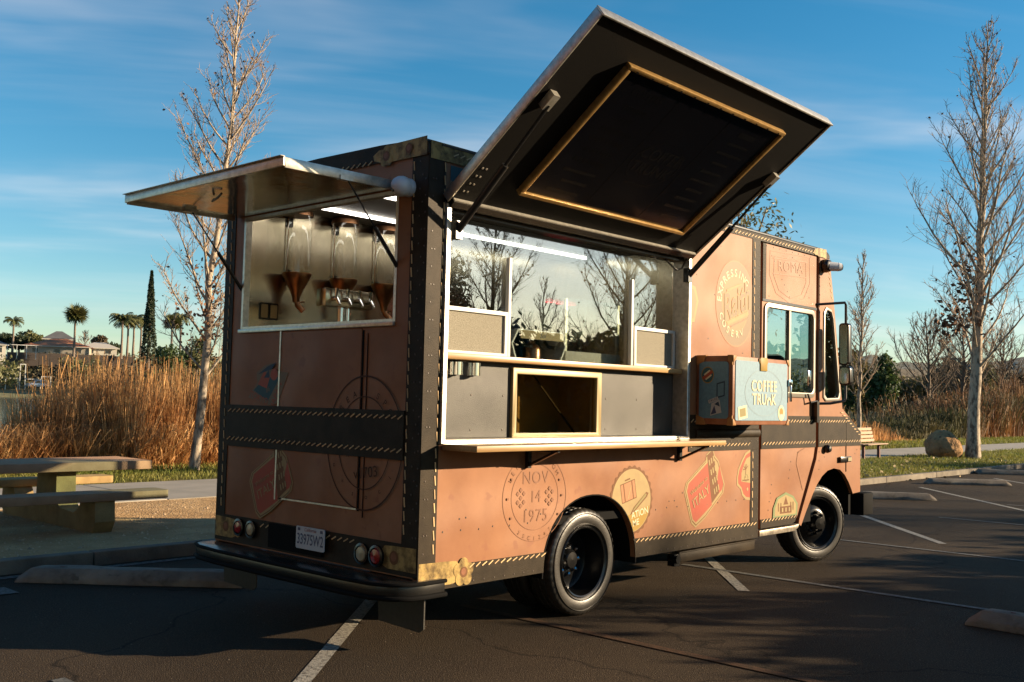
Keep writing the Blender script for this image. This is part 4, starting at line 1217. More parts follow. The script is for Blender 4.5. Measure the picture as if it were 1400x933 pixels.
# --- chassis
ch = part(MB().box(0.1, 6.5, 0.62, 0.72, 0.45, 0.66).box(0.1, 6.5, W - 0.72, W - 0.62, 0.45, 0.66), 'frame_rail', chassis)
part(MB().tube([(1.73, 0.2, 0.401), (1.73, W - 0.2, 0.401)], 0.07, 12).lathe([(0.0, -0.2), (0.13, -0.12), (0.19, 0.0), (0.13, 0.12), (0.0, 0.2)], (1.73, W / 2, 0.401), 'x', 16), 'rear_axle', chassis, smooth=True)
part(MB().tube([(5.78, 0.25, 0.36), (5.78, W - 0.25, 0.36)], 0.05, 10), 'front_axle', chassis, smooth=True)
part(MB().box(2.5, 3.9, 0.12, 0.6, 0.36, 0.66), 'fuel_tank', chassis, bevel=0.03)
part(MB().box(2.6, 4.2, W - 0.6, W - 0.1, 0.36, 0.66), 'battery_box', chassis, bevel=0.02)
part(MB().box(2.99, 4.30, 0.02, 0.05, 0.268, 0.352).box(2.99, 4.30, 0.0, 0.06, 0.352, 0.362), 'step_rail', blackwrap, bevel=0.004)
part(MB().box(2.90, 2.985, -0.01, 0.06, 0.25, 0.35).tube([(2.93, -0.03, 0.31), (2.93, 0.05, 0.31)], 0.035, 12), 'step_latch', blackpl)
part(MB().tube([(4.4, 0.3, 0.3), (3.0, 0.7, 0.38), (0.3, 0.75, 0.36), (0.0, 0.75, 0.33)], 0.035, 10), 'exhaust_pipe', chassis, smooth=True)

# --- cab door
DO = [(4.365, 0.455), (4.98, 0.455), (5.06, 0.475), (5.12, 0.53), (5.46, 1.10), (5.495, 1.22), (5.50, 1.4), (5.50, 3.185), (4.365, 3.185)]
WO = rrect(4.425, 5.445, 1.735, 2.595, 0.07)
door = part(MB().plate([DO, WO], 0.004, 0.04), 'cab_door', leather)
part(MB().plate([rrect(4.40, 5.465, 1.71, 2.615, 0.08), rrect(4.445, 5.425, 1.76, 2.57, 0.06)], -0.012, 0.045), 'window_frame', mat('bronze_window_frame', (0.20, 0.18, 0.15), 0.4, 0.5), door, bevel=0.004)
part(MB().box(4.90, 4.935, -0.006, 0.04, 1.761, 2.569), 'window_mullion', MATS['bronze_window_frame'], door)
part(MB().box(4.446, 4.899, 0.012, 0.017, 1.761, 2.569), 'pane', glass_t, door); part(MB().box(4.936, 5.424, 0.020, 0.025, 1.761, 2.569), 'pane', glass_t, door)
part(MB().box(4.366, 5.50, -0.004, 0.003, 2.622, 2.648), 'door_header', blackpl, door)
dt = part(MB().box(4.366, 5.498, -0.003, 0.0035, 1.206, 1.524), 'belt_trim', blackwrap, door)
st = MB(); stitches(st, (4.38, -0.003, 1.258), (5.49, -0.003, 1.258), 0, (0, -1, 0)); stitches(st, (4.38, -0.003, 1.473), (5.49, -0.003, 1.473), 0, (0, -1, 0))
st.build('stitching', stitchm, door, kind='stuff')
part(MB().plate([[(4.366, 0.456), (4.98, 0.456), (5.06, 0.476), (5.10, 0.54), (4.366, 0.54)]], -0.003, 0.0035), 'sill_trim', blackwrap, door)
st = MB(); stitches(st, (4.38, -0.003, 0.527), (5.08, -0.003, 0.527), 0, (0, -1, 0)); st.build('stitching', stitchm, door, kind='stuff')
part(MB().box(4.366, 4.43, -0.0025, 0.0035, 2.65, 3.184), 'edge_trim', blackwrap, door)
part(MB().box(5.27, 5.33, -0.03, -0.013, 1.83, 1.99), 'window_latch', chrome, door, bevel=0.004)
part(MB().box(5.42, 5.47, -0.055, 0.0, 1.46, 1.68).tube([(5.44, -0.04, 1.68), (5.30, -0.04, 1.66), (5.26, -0.03, 1.75)], 0.010, 8), 'door_handle', blackpl, door)
rv = MB(); rivets(rv, [(4.45 + i * 0.13, 0.004, 3.165) for i in range(8)] + [(4.5 + (i * 37 % 90) / 100, 0.004, 2.68 + (i * 53 % 45) / 100) for i in range(14)] + [(4.52 + (i * 41 % 80) / 100, 0.004, 0.62 + (i * 29 % 50) / 100) for i in range(7)], (0, -1, 0)); rv.build('rivets', rivetm, door, kind='stuff')
d = Decal((4.93, 0.004, 2.89), RX, UZ)
sh = lambda k: [(a * k, b * k) for a, b in [(-0.42, 0.24), (0.42, 0.27), (0.43, 0.0), (0.30, -0.17), (0.0, -0.25), (-0.30, -0.17), (-0.43, 0.0)]]
d.poly(sh(1.0), inkpale, [sh(0.975)]); d.poly(sh(0.80), inkpale, [sh(0.78)]); d.line((-0.36, 0.17), (0.36, 0.21), 0.01, inkpale); d.line((-0.36, 0.02), (0.34, 0.05), 0.01, inkpale); d.text('ROMA', 0, 0.115, 0.15, inkpale, rad(3), 0.0, 0, 1.25)
d.mb.build('roma_shield_decal', None, door, recalc=False)
d = Decal((4.86, 0.0, 0.655), RX, UZ, 0.0035, 0.0003)
hx = [(-0.26, -0.115), (0.24, -0.115), (0.25, 0.0), (0.16, 0.075), (0.0, 0.12), (-0.18, 0.075), (-0.25, -0.02)]
d.poly(hx, d_green); d.poly([(a * 0.86, b * 0.84 - 0.005) for a, b in hx], d_cream)
d.rect(0, -0.05, 0.24, 0.07, d_brown); d.poly([(-0.05, 0.0), (0.05, 0.0), (0.0, 0.08)], d_brown)
for k in (-0.15, -0.1, 0.1, 0.15): d.rect(k, -0.02, 0.015, 0.08, d_brown)
for k in (-0.07, 0.0, 0.07): d.rect(k, -0.05, 0.03, 0.04, d_cream)
d.mb.build('castle_decal', None, door, recalc=False)
d = Decal((5.25, 0.0, 1.0), RX, UZ, 0.0035, 0.0003)
d.line((-0.13, 0.16), (-0.16, 0.05), 0.01, inkpale); d.line((-0.16, 0.05), (-0.02, -0.22), 0.01, inkpale); d.line((-0.13, 0.16), (0.02, 0.2), 0.01, inkpale)
d.mb.build('faded_decal', None, door, recalc=False)
# dark jamb behind the door gap, and the step below it
part(MB().plate([[(4.3105, 0.43), (5.12, 0.43), (5.56, 1.15), (5.56, 3.193), (4.3105, 3.193)], [(4.42, 0.60), (5.0, 0.60), (5.44, 1.3), (5.44, 2.60), (4.42, 2.60)]], 0.041, 0.06), 'door_jamb', chassis)
part(MB().plate([[(4.33, 0.385), (5.03, 0.385), (5.10, 0.41), (5.14, 0.45), (5.10, 0.448), (5.02, 0.44), (4.33, 0.44)]], -0.015, 0.05), 'door_step', mat('worn_step', (0.30, 0.26, 0.20), 0.45, 0.4, alt=(0.12, 0.1, 0.08), nscale=20), bevel=0.006)
part(MB().box(4.32, 5.52, 0.061, 2.2, 0.44, 0.62), 'cab_floor', chassis)

# --- front quarter panel, nose, windscreen
arch_f = [(5.19, 0.42), (5.30, 0.56), (5.44, 0.72), (5.54, 0.82), (5.65, 0.90), (5.78, 0.955), (5.93, 0.975), (6.08, 0.955), (6.2, 0.895), (6.30, 0.81), (6.37, 0.73), (6.40, 0.685)]
QO = [(5.145, 0.455), (5.19, 0.42)] + arch_f[1:] + [(6.59, 0.695), (6.59, 1.36), (6.13, 1.61), (5.905, 2.76), (5.80, 3.194), (5.555, 3.194), (5.555, 1.20), (5.52, 1.08), (5.16, 0.50)]
VO = [(5.665, 1.73), (5.72, 1.69), (6.03, 1.70), (6.06, 1.76), (5.88, 2.58), (5.83, 2.65), (5.72, 2.665), (5.67, 2.61)]
quarter = part(MB().plate([QO, VO], 0.0, 0.04), 'front_quarter', leather)
cx_, cz_ = 5.85, 2.2
VO2 = [(cx_ + (a - cx_) * 0.88, cz_ + (b - cz_) * 0.955) for a, b in VO]; VO3 = [(cx_ + (a - cx_) * 1.06, cz_ + (b - cz_) * 1.02) for a, b in VO]
part(MB().plate([VO3, VO2], -0.012, 0.03), 'vent_window_frame', MATS['bronze_window_frame'], quarter, bevel=0.004)
part(MB().plate([VO2], 0.010, 0.015), 'pane', glass_t, quarter)
qt = part(MB().plate([[(5.556, 1.206), (6.588, 1.206), (6.588, 1.355), (6.27, 1.524), (5.556, 1.524)]], yT, 0.0), 'belt_trim', blackwrap, quarter)
st = MB(); stitches(st, (5.57, yT, 1.258), (6.58, yT, 1.258), 0, (0, -1, 0)); stitches(st, (5.57, yT, 1.473), (6.25, yT, 1.473), 0, (0, -1, 0)); stitches(st, (6.08, yT, 1.58), (6.57, yT, 1.315), 0, (0, -1, 0)); stitches(st, (5.76, 0, 3.15), (5.86, 0, 2.76), 0, (0, -1, 0))
st.build('stitching', stitchm, quarter, kind='stuff')
part(MB().box(6.215, 6.222, -0.007, 0.0, 0.93, 1.50), 'panel_seam', chassis, quarter); part(MB().box(5.562, 5.568, -0.003, 0.0, 2.66, 3.19), 'panel_seam', chassis, quarter)
rv = MB(); rivets(rv, [(5.58, 0, 0.7 + 0.001 * i + i * 0.09) for i in range(28) if i > 2] + [(5.7, 0, 1.10), (6.5, 0, 1.16), (6.45, 0, 1.12)], (0, -1, 0)); rv.build('rivets', rivetm, quarter, kind='stuff')
part(MB().box(6.03, 6.29, -0.035, -0.008, 1.035, 1.095), 'side_marker', blackpl, quarter, bevel=0.008); part(MB().box(6.19, 6.28, -0.042, -0.0355, 1.045, 1.085), 'side_marker_lens', amberm, quarter)
part(MB().lathe([(0.04, 0.0), (0.045, -0.03), (0.03, -0.06), (0.0, -0.065)], (5.72, -0.001, 1.185), 'y', 16), 'marker_knob', blackpl, quarter, smooth=True)
prof = [(6.59, 0.70), (6.60, 1.36), (6.14, 1.615), (5.915, 2.76), (5.815, 3.19), (5.80, 3.25), (5.76, 3.295)]


def front_strip(i, j, name, m, inset=0.0):
    a, b = prof[i], prof[j]
    return part(MB().add([(a[0], 0.041 + inset, a[1]), (a[0], W - inset, a[1]), (b[0], W - inset, b[1]), (b[0], 0.041 + inset, b[1])], [(0, 1, 2, 3)]), name, m)


front_strip(0, 1, 'grille_panel', leather); front_strip(1, 2, 'bonnet', blackwrap)
ws = part(MB().add([(6.13, 0.15, 1.66), (6.13, W - 0.15, 1.66), (5.92, W - 0.15, 2.74), (5.92, 0.15, 2.74)], [(0, 1, 2, 3)]), 'windscreen', glass_t)
part(MB().add([(6.13, 0.041, 1.615), (6.13, 0.15, 1.615), (5.91, 0.15, 2.76), (5.91, 0.041, 2.76)], [(0, 1, 2, 3)]).add([(6.13, W - 0.15, 1.615), (6.13, W, 1.615), (5.91, W, 2.76), (5.91, W - 0.15, 2.76)], [(0, 1, 2, 3)]), 'windscreen_frame', leather, ws)
front_strip(3, 4, 'brow_panel', leather); front_strip(4, 6, 'brow_panel', blackwrap)
part(MB().plate([QO, VO], W - 0.04, W), 'left_quarter', leather)
fb = part(MB().box(6.62, 6.88, -0.03, W + 0.03, 0.43, 0.68), 'front_bumper', chassis, bevel=0.02)
part(MB().bar((6.45, 0.35, 0.55), (6.66, 0.35, 0.55), 0.08, 0.12).bar((6.45, W - 0.35, 0.55), (6.66, W - 0.35, 0.55), 0.08, 0.12), 'bumper_bracket', chassis, fb)
part(MB().box(5.2, 6.4, 0.45, 0.55, 0.45, 1.2).box(6.4, 6.45, 0.05, W - 0.05, 0.45, 1.3), 'engine_bay', chassis)
part(MB().box(5.3, 5.9, 0.3, 0.85, 0.76, 1.4).box(5.3, 5.42, 0.3, 0.85, 1.4, 2.15), 'driver_seat', chassis, bevel=0.04)
part(MB().box(5.75, 6.1, 0.1, W - 0.1, 1.3, 1.62), 'dashboard', chassis, bevel=0.03)

# --- mirror bracket with two mirrors
MY = -0.20
ma = part(MB().tube([(5.50, 0.0, 2.685), (5.62, -0.10, 2.70), (5.74, MY, 2.715), (5.765, MY, 2.69), (5.765, MY, 1.72), (5.75, MY, 1.69), (5.62, -0.10, 1.66), (5.54, -0.01, 1.655)], 0.014, 8), 'mirror_bracket', blackrod, smooth=True)
for z0, z1, w, x in ((2.06, 2.50, 0.055, 5.755), (1.855, 2.05, 0.062, 5.775)):
    zc = (z0 + z1) / 2
    part(MB().plate([rrect(MY - w, MY + w, z0, z1, 0.035)], x - 0.035, x + 0.035, 'yz'), 'mirror_housing', blackpl, ma, bevel=0.012)
    part(MB().plate([rrect(MY - w + 0.015, MY + w - 0.015, z0 + 0.015, z1 - 0.015, 0.028)], x - 0.039, x - 0.0355, 'yz'), 'mirror_glass', chrome, ma)

# --- blue suitcase sign on the side
roundel = mat('faded_roundel', (0.115, 0.165, 0.19), 0.6)
casec = mat('case_corner_leather', (0.26, 0.13, 0.045), 0.5, spec=0.12)
SX0, SX1, SZ0, SZ1, SD = 3.212, 4.205, 1.448, 2.036, 0.362
sc = part(MB().box(SX0, SX1, -SD, -0.007, SZ0, SZ1), 'suitcase_sign', tanlea, bevel=0.007)
q = MB().plate([rrect(SX0 + 0.038, SX1 - 0.038, SZ0 + 0.038, SZ1 - 0.035, 0.02)], -SD - 0.006, -SD + 0.001); part(q, 'canvas_panel', blue_l, sc)
q = MB().plate([rrect(-SD + 0.04, -0.035, SZ0 + 0.05, SZ1 - 0.05, 0.03)], SX0 - 0.006, SX0 + 0.001, 'yz'); part(q, 'canvas_panel', blue_l, sc)
for x, z, sx, sz in ((SX0, SZ0, 1, 1), (SX1, SZ0, -1, 1), (SX0, SZ1, 1, -1), (SX1, SZ1, -1, -1)):
    p = [(x + sx * a, z + sz * b) for a, b in ((-0.004, -0.004), (0.05, -0.004), (0.046, 0.015), (0.03, 0.032), (0.015, 0.05), (-0.004, 0.054))]
    part(MB().plate([p], -SD - 0.008, -SD + 0.03), 'case_corner', casec, sc, bevel=0.004)
for z, sz in ((SZ0, 1), (SZ1, -1)):
    p = [(-SD + 0.31 + a, z + sz * b) for a, b in ((0.045, -0.006), (-0.05, -0.006), (-0.03, 0.05), (0.045, 0.08))]
    part(MB().plate([p], SX0 - 0.008, SX0 + 0.02, 'yz'), 'case_corner', casec, sc)
    p = [(-SD + a, z + sz * b) for a, b in ((0.0, -0.006), (0.05, -0.006), (0.04, 0.05), (0.0, 0.08))]
    part(MB().plate([p], SX0 - 0.008, SX0 + 0.02, 'yz'), 'case_corner', casec, sc)
part(MB().box(3.66, 3.78, -SD - 0.016, -SD - 0.001, SZ1 - 0.115, SZ1 + 0.004).box(3.645, 3.795, -SD - 0.012, -SD - 0.001, SZ1 - 0.05, SZ1 - 0.004), 'case_lock', d_gold, sc, bevel=0.004)
part(MB().box(SX1 - 0.03, SX1 + 0.03, -SD - 0.025, -SD - 0.001, 1.80, 1.86).tube([(SX1 + 0.0, -SD - 0.02, 1.81), (SX1 + 0.005, -SD - 0.02, 1.66)], 0.012, 8), 'padlock', chrome, sc, bevel=0.003)
d = Decal(((SX0 + SX1) / 2 + 0.03, -SD - 0.006, 1.73), RX, UZ, 0.0015, 0.0002)
d.disc(0, 0, 0.335, roundel, 0.205, r0=0.330)
d.build('sign_roundel', sc)
d = Decal(((SX0 + SX1) / 2 + 0.03, -SD - 0.006, 1.73), RX, UZ, 0.004, 0.0001)


def cond(s, a, b, size, sx):
    d.text(s, a, b, size, cream, 0, 0.018, 0, sx, 1.08)


cond('COFFEE', 0.0, 0.055, 0.135, 0.92)
cond('TRU', -0.086, -0.062, 0.135, 0.92); cond('K', 0.168, -0.062, 0.135, 0.92)
po = ellipse_arc(0.086, -0.108, 0.045, 0.07, 0, 180, 14); pi_ = ellipse_arc(0.086, -0.108, 0.025, 0.048, 180, 0, 14)
d.poly(po + pi_, cream)
d.build('sign_lettering', sc)
d = Decal(((SX0 + SX1) / 2, -SD - 0.006, 1.73), RX, UZ, 0.0025, 0.0004)
d.rect(-0.34, -0.175, 0.15, 0.11, cream, rad(8)); d.rect(-0.34, -0.175, 0.10, 0.07, d_olive, rad(8)); d.build('sticker', sc)
d = Decal(((SX0 + SX1) / 2, -SD - 0.006, 1.73), RX, UZ, 0.0025, 0.0004)
d.disc(0.345, -0.175, 0.06, cream, 0.07, n=24); d.disc(0.345, -0.165, 0.035, d_gold, n=16); d.rect(0.345, -0.20, 0.04, 0.03, d_white)
d.build('sticker', sc)
d = Decal((SX0 - 0.006, -0.19, 1.74), RY, UZ, 0.002, 0.0004)
d.disc(-0.07, 0.13, 0.062, d_gold, 0.072, n=28); d.disc(-0.07, 0.13, 0.055, d_teal, 0.064, n=28); d.rect(-0.07, 0.13, 0.11, 0.03, d_red, rad(35)); d.rect(-0.075, 0.15, 0.07, 0.014, cream, rad(35)); d.rect(-0.06, 0.11, 0.07, 0.014, cream, rad(35))
d.build('sticker', sc)
d = Decal((SX0 - 0.006, -0.19, 1.74), RY, UZ, 0.002, 0.0004)
d.poly([(0.02, -0.07), (0.10, -0.05), (0.10, 0.08), (0.02, 0.06)], d_navy, [[(0.03, -0.055), (0.09, -0.04), (0.09, 0.065), (0.03, 0.05)]])
d.build('sticker', sc)
d = Decal((SX0 - 0.006, -0.19, 1.74), RY, UZ, 0.002, 0.0004)
d.poly([(-0.04, -0.22), (0.07, -0.19), (0.05, -0.08), (-0.03, -0.115)], d_white); d.poly([(-0.035, -0.21), (0.02, -0.195), (0.0, -0.13)], plate_b); d.poly([(0.0, -0.12), (0.04, -0.095), (0.055, -0.14)], d_navy); d.rect(-0.01, -0.085, 0.10, 0.03, d_white, rad(20)); d.text('CRUISE', -0.01, -0.085, 0.028, d_navy, rad(20))
d.build('sticker', sc)

# --- inside the truck
part(MB().box(0.06, 4.2, W - 0.075, W - 0.065, 0.77, 3.149), 'inner_wall', steel)
part(MB().box(4.2, 4.215, 0.06, W - 0.06, 0.77, 3.149), 'partition', steel)
part(MB().box(0.19, 4.19, 0.15, 0.80, 1.875, 1.91), 'inside_counter', steel)
part(MB().box(0.07, 4.19, 1.45, W - 0.08, 1.72, 1.76), 'inside_counter', steel)
for y in (1.88, 1.10):
    part(MB().box(0.42, 4.0, y - 0.012, y + 0.012, 3.120, 3.149), 'led_strip', ledm, roof)
oc = part(MB().plate([rrect(0.27, 0.45, 2.22, 2.36, 0.01, 2)], W - 0.082, W - 0.0755), 'power_outlet', blackpl)
for x in (0.315, 0.405):
    part(MB().plate([rrect(x - 0.032, x + 0.032, 2.235, 2.345, 0.008, 2)], W - 0.086, W - 0.0825), 'socket', d_cream, oc)

for i, (x, lab) in enumerate(((0.53, 'glass and copper bean dispenser nearest the power outlet'), (1.01, 'glass and copper bean dispenser hanging above the tap tower'), (1.47, 'glass and copper bean dispenser deepest inside the truck'))):
    yd = W - 0.21
    D = thing('bean_dispenser', lab, 'dispenser', (x, yd, 2.35), 0, 'bean dispensers')
    MB().lathe([(0.112, 0.26), (0.112, 0.74)], (0, 0, 0), n=28).build('glass_tube', glass_c, D, smooth=True)
    MB().lathe([(0.0, 0.80), (0.06, 0.80), (0.115, 0.775), (0.122, 0.735), (0.0, 0.735)], (0, 0, 0), n=28).build('lid', copper, D, smooth=True)
    MB().lathe([(0.12, 0.262), (0.12, 0.245), (0.095, 0.20), (0.05, 0.11), (0.032, 0.06), (0.028, 0.02), (0.0, 0.02)], (0, 0, 0), n=28).build('funnel', copper, D, smooth=True)
    MB().tube([(0, 0, 0.05), (0.01, -0.01, 0.0), (0.05, -0.04, -0.05)], 0.024, 12).tube([(0.0, 0, 0.02), (0.07, -0.02, 0.03)], 0.006, 6).build('spout', copper, D, smooth=True)
    MB().box(-0.03, 0.03, 0.118, 0.134, 0.66, 0.80).box(-0.03, 0.03, 0.118, 0.134, 0.20, 0.30).build('wall_bracket', blackpl, D)
    MB().tube([(-0.02, 0.116, 0.24), (-0.02, 0.116, 0.76)], 0.005, 6).build('rod', copper, D)

TT = thing('tap_tower', 'stainless tap tower with four beer style taps on inside counter', 'tap tower', (0.66, 1.72, 1.76))
MB().box(-0.20, 0.28, -0.06, 0.06, 0.56, 0.70).build('tap_box', steel, TT, bevel=0.006)
MB().tube([(0.0, 0, 0.0), (0.0, 0, 0.56)], 0.030, 16).tube([(0.07, 0, 0.0), (0.07, 0, 0.56)], 0.022, 16).build('column', chrome, TT, smooth=True)
for k in range(4):
    x = -0.13 + k * 0.115
    MB().tube([(x, -0.06, 0.62), (x, -0.12, 0.615), (x, -0.15, 0.57)], [0.022, 0.018, 0.012], 10).tube([(x, -0.10, 0.63), (x, -0.11, 0.70)], [0.010, 0.016], 8).build('tap', chrome, TT, smooth=True)

EM = thing('espresso_machine', 'hexagonal chrome fronted espresso machine with copper boiler behind the glass', 'coffee machine', (1.44, 0.30, 1.91))
hexo = [(-0.32, 0.125), (-0.25, 0.235), (0.265, 0.235), (0.315, 0.125), (0.25, 0.0), (-0.27, 0.0)]
hexi = [(a * 0.955, 0.117 + (b - 0.117) * 0.93) for a, b in hexo]
MB().plate([hexo, hexi], -0.03, 0.40).build('shell', whitefr, EM)
MB().plate([hexi], 0.22, 0.23).build('back_panel', chassis, EM)
MB().plate([[(-0.235, 0.228), (0.255, 0.228), (0.28, 0.165), (-0.225, 0.165)]], -0.038, -0.0305).build('front_panel', d_cream, EM)
dd = Decal((1.44, 0.30 - 0.038, 1.91), RX, UZ, 0.001, 0.0002); dd.text('Sol', 0.02, 0.195, 0.055, d_navy, 0, 0, 0.4)
o = dd.mb.build('lettering', None, None, recalc=False); o.parent = EM; o.location = (-1.44, -0.30, -1.91)
MB().lathe([(0.075, 0.0), (0.075, 0.09), (0.06, 0.12), (0.03, 0.14), (0.03, 0.16)], (0.05, 0.10, 0.004), n=24).build('boiler', copper, EM, smooth=True)
for k in (-0.12, 0.16): MB().tube([(k, 0.06, 0.16), (k, 0.02, 0.12), (k, -0.05, 0.11)], 0.014, 8).build('group_handle', blackpl, EM, smooth=True)
HP_ = thing('bean_hopper', 'dark dome lidded grinder hopper above the hexagonal espresso machine', 'grinder', (1.62, 0.72, 1.91))
MB().lathe([(0.12, 0.0), (0.12, 0.18), (0.10, 0.22), (0.13, 0.26), (0.19, 0.36), (0.19, 0.40), (0.15, 0.44), (0.0, 0.46)], (0, 0, 0), n=24).build('body', blackpl, HP_, smooth=True)
PC = thing('pastry_case', 'glass pastry case with pale base on the inside counter', 'display case', (2.12, 0.46, 1.91))
MB().box(-0.36, 0.36, -0.18, 0.18, 0.0, 0.10).build('base', stuccow, PC, bevel=0.004)
MB().box(-0.355, 0.355, -0.175, -0.170, 0.10, 0.52).box(-0.355, 0.355, 0.17, 0.175, 0.10, 0.52).box(-0.355, 0.355, -0.169, 0.169, 0.52, 0.525).build('glass', glass_c, PC)
MB().box(0.33, 0.355, -0.169, -0.145, 0.10, 0.515).box(-0.355, -0.33, -0.169, -0.145, 0.10, 0.515).build('post', alu, PC)
SB = MB()
for i in range(9): SB.box(2.70 + i * 0.05, 2.738 + i * 0.05, 1.30, 1.31, 2.52 + (i % 3) * 0.005, 2.555 + (i % 2) * 0.006)
tag(SB.build('red_sign', neon), 'small glowing red sign hanging inside the truck', 'sign')

# ------------------------------------------------------------------ picnic table, boulder, bench
PT = thing('picnic_table', 'concrete picnic table with pinkish slabs standing on the gravel pad', 'picnic table', (0.86, 6.95, 0.098))


def slab(name, x0, x1, y0, y1, z0, z1, m, e=0.03):
    return MB().plate([rrect(x0, x1, y0, y1, 0.06, 3)], z0, z1, 'xy').build(name, m, PT, bevel=e * 0.6)


slab('tabletop', -2.2, 0.84, -0.42, 0.52, 0.60, 0.70, tablem)
slab('bench_seat', -2.4, 0.62, -1.22, -0.86, 0.335, 0.425, tablem)
slab('bench_seat', -2.4, 1.02, 0.90, 1.26, 0.335, 0.425, tabley)
for x in (-0.12, -1.75):
    MB().plate([[(-1.15, 0.0), (-0.72, -0.0), (0.8, 0.0), (1.18, 0.0), (1.26, 0.12), (1.24, 0.333), (0.92, 0.333), (0.86, 0.24), (0.75, 0.19), (0.40, 0.19), (0.28, 0.25), (0.26, 0.598), (-0.24, 0.598), (-0.26, 0.28), (-0.36, 0.20), (-0.7, 0.18), (-0.82, 0.24), (-0.88, 0.333), (-1.20, 0.333), (-1.22, 0.12)]], x - 0.11, x + 0.11, 'yz').build('pedestal', tabley, PT, bevel=0.025)

vs, fs = [], []
rb_ = random.Random(4)
ico = bmesh.new(); bmesh.ops.create_icosphere(ico, subdivisions=4, radius=1.0)
for v in ico.verts:
    p = v.co.copy()
    k = 1 + 0.10 * math.sin(3.1 * p.x + 1) * math.cos(2.7 * p.y) + 0.05 * abs(math.sin(4.3 * p.z + 2 * p.x)) + 0.03 * abs(math.sin(6 * p.y - 3 * p.z)) + 0.012 * math.sin(17 * p.y + 9 * p.z)
    v.co = Vector((p.x * 0.66 * k, p.y * 0.55 * k, p.z * 0.50 * k))
me = bpy.data.meshes.new('boulder'); ico.to_mesh(me); ico.free(); me.materials.append(boulder_m)
me.polygons.foreach_set('use_smooth', [True] * len(me.polygons))
bo_ = bpy.data.objects.new('boulder', me); COL.objects.link(bo_); bo_.location = (30.0, 7.45, 0.42); bo_.rotation_euler = (0.05, -0.18, 0.7)
tag(bo_, 'round tan boulder on the lawn beside the path', 'boulder')

PB = thing('park_bench', 'wooden slatted park bench on a rusty post beside the path', 'bench', (26.35, 8.3, 0.105), rad(6))
for k in range(4): MB().box(-1.0, 1.0, 0.22 + 0.03 * k, 0.25 + 0.03 * k, 0.50 + k * 0.115, 0.59 + k * 0.115).build('slat', benchw, PB, bevel=0.008, seg=1)
for k in range(3): MB().box(-1.0, 1.0, -0.22 + 0.14 * k, -0.11 + 0.14 * k, 0.43, 0.46).build('slat', benchw, PB, bevel=0.008, seg=1)
for x in (-0.75, 0.75):
    MB().box(x - 0.04, x + 0.04, -0.03, 0.05, 0.0, 0.425).build('post', rustm, PB)
    MB().bar((x, -0.22, 0.42), (x, 0.2, 0.42), 0.04, 0.03).bar((x, 0.2, 0.40), (x, 0.39, 0.98), 0.04, 0.03, (1, 0, 0)).build('arm', rustm, PB)


# ------------------------------------------------------------------ vegetation
class Tubes:
    """fast many-branch builder: rings of n sides"""

    def __init__(self): self.v, self.f, self.c = [], [], 0

    def add(self, pts, rs, n):
        k = len(pts)
        P = np.asarray(pts, float); D = np.gradient(P, axis=0)
        D /= np.linalg.norm(D, axis=1, keepdims=True) + 1e-9
        ref = np.array([0.31, 0.17, 0.93]) if abs(D[0, 2]) < 0.9 else np.array([0.9, 0.3, 0.1])
        A = np.cross(D, ref); A /= np.linalg.norm(A, axis=1, keepdims=True) + 1e-9
        B = np.cross(D, A)
        t = np.arange(n) * 2 * np.pi / n
        R = np.asarray(rs)[:, None, None]
        V = P[:, None, :] + R * (A[:, None, :] * np.cos(t)[None, :, None] + B[:, None, :] * np.sin(t)[None, :, None])
        i = np.arange(k - 1)[:, None] * n; j = np.arange(n)[None, :]; j2 = (j + 1) % n
        F = np.stack([i + j, i + j2, i + n + j2, i + n + j], -1).reshape(-1, 4) + self.c
        self.v.append(V.reshape(-1, 3)); self.f.append(F); self.c += k * n

    def build(self, name, m, parent, kind=None):
        return np_mesh(name, np.concatenate(self.v), np.concatenate(self.f), m, parent, kind, True)


def quads(c, size, rng, aspect=0.6, flat=0.0):
    """randomly turned leaf quads at centres c"""
    n = len(c)
    a = rng.normal(size=(n, 3)); a[:, 2] *= (1 - flat); a /= np.linalg.norm(a, axis=1, keepdims=True)
    b = rng.normal(size=(n, 3)); b -= (b * a).sum(1, keepdims=True) * a; b /= np.linalg.norm(b, axis=1, keepdims=True)
    s = size * rng.uniform(0.6, 1.4, (n, 1))
    a = a * s; b = b * s * aspect
    V = np.stack([c - a, c - b * 0.9 + a * 0.1, c + a, c + b * 0.9 + a * 0.1], 1).reshape(-1, 3)
    return V, np.arange(4 * n).reshape(-1, 4)


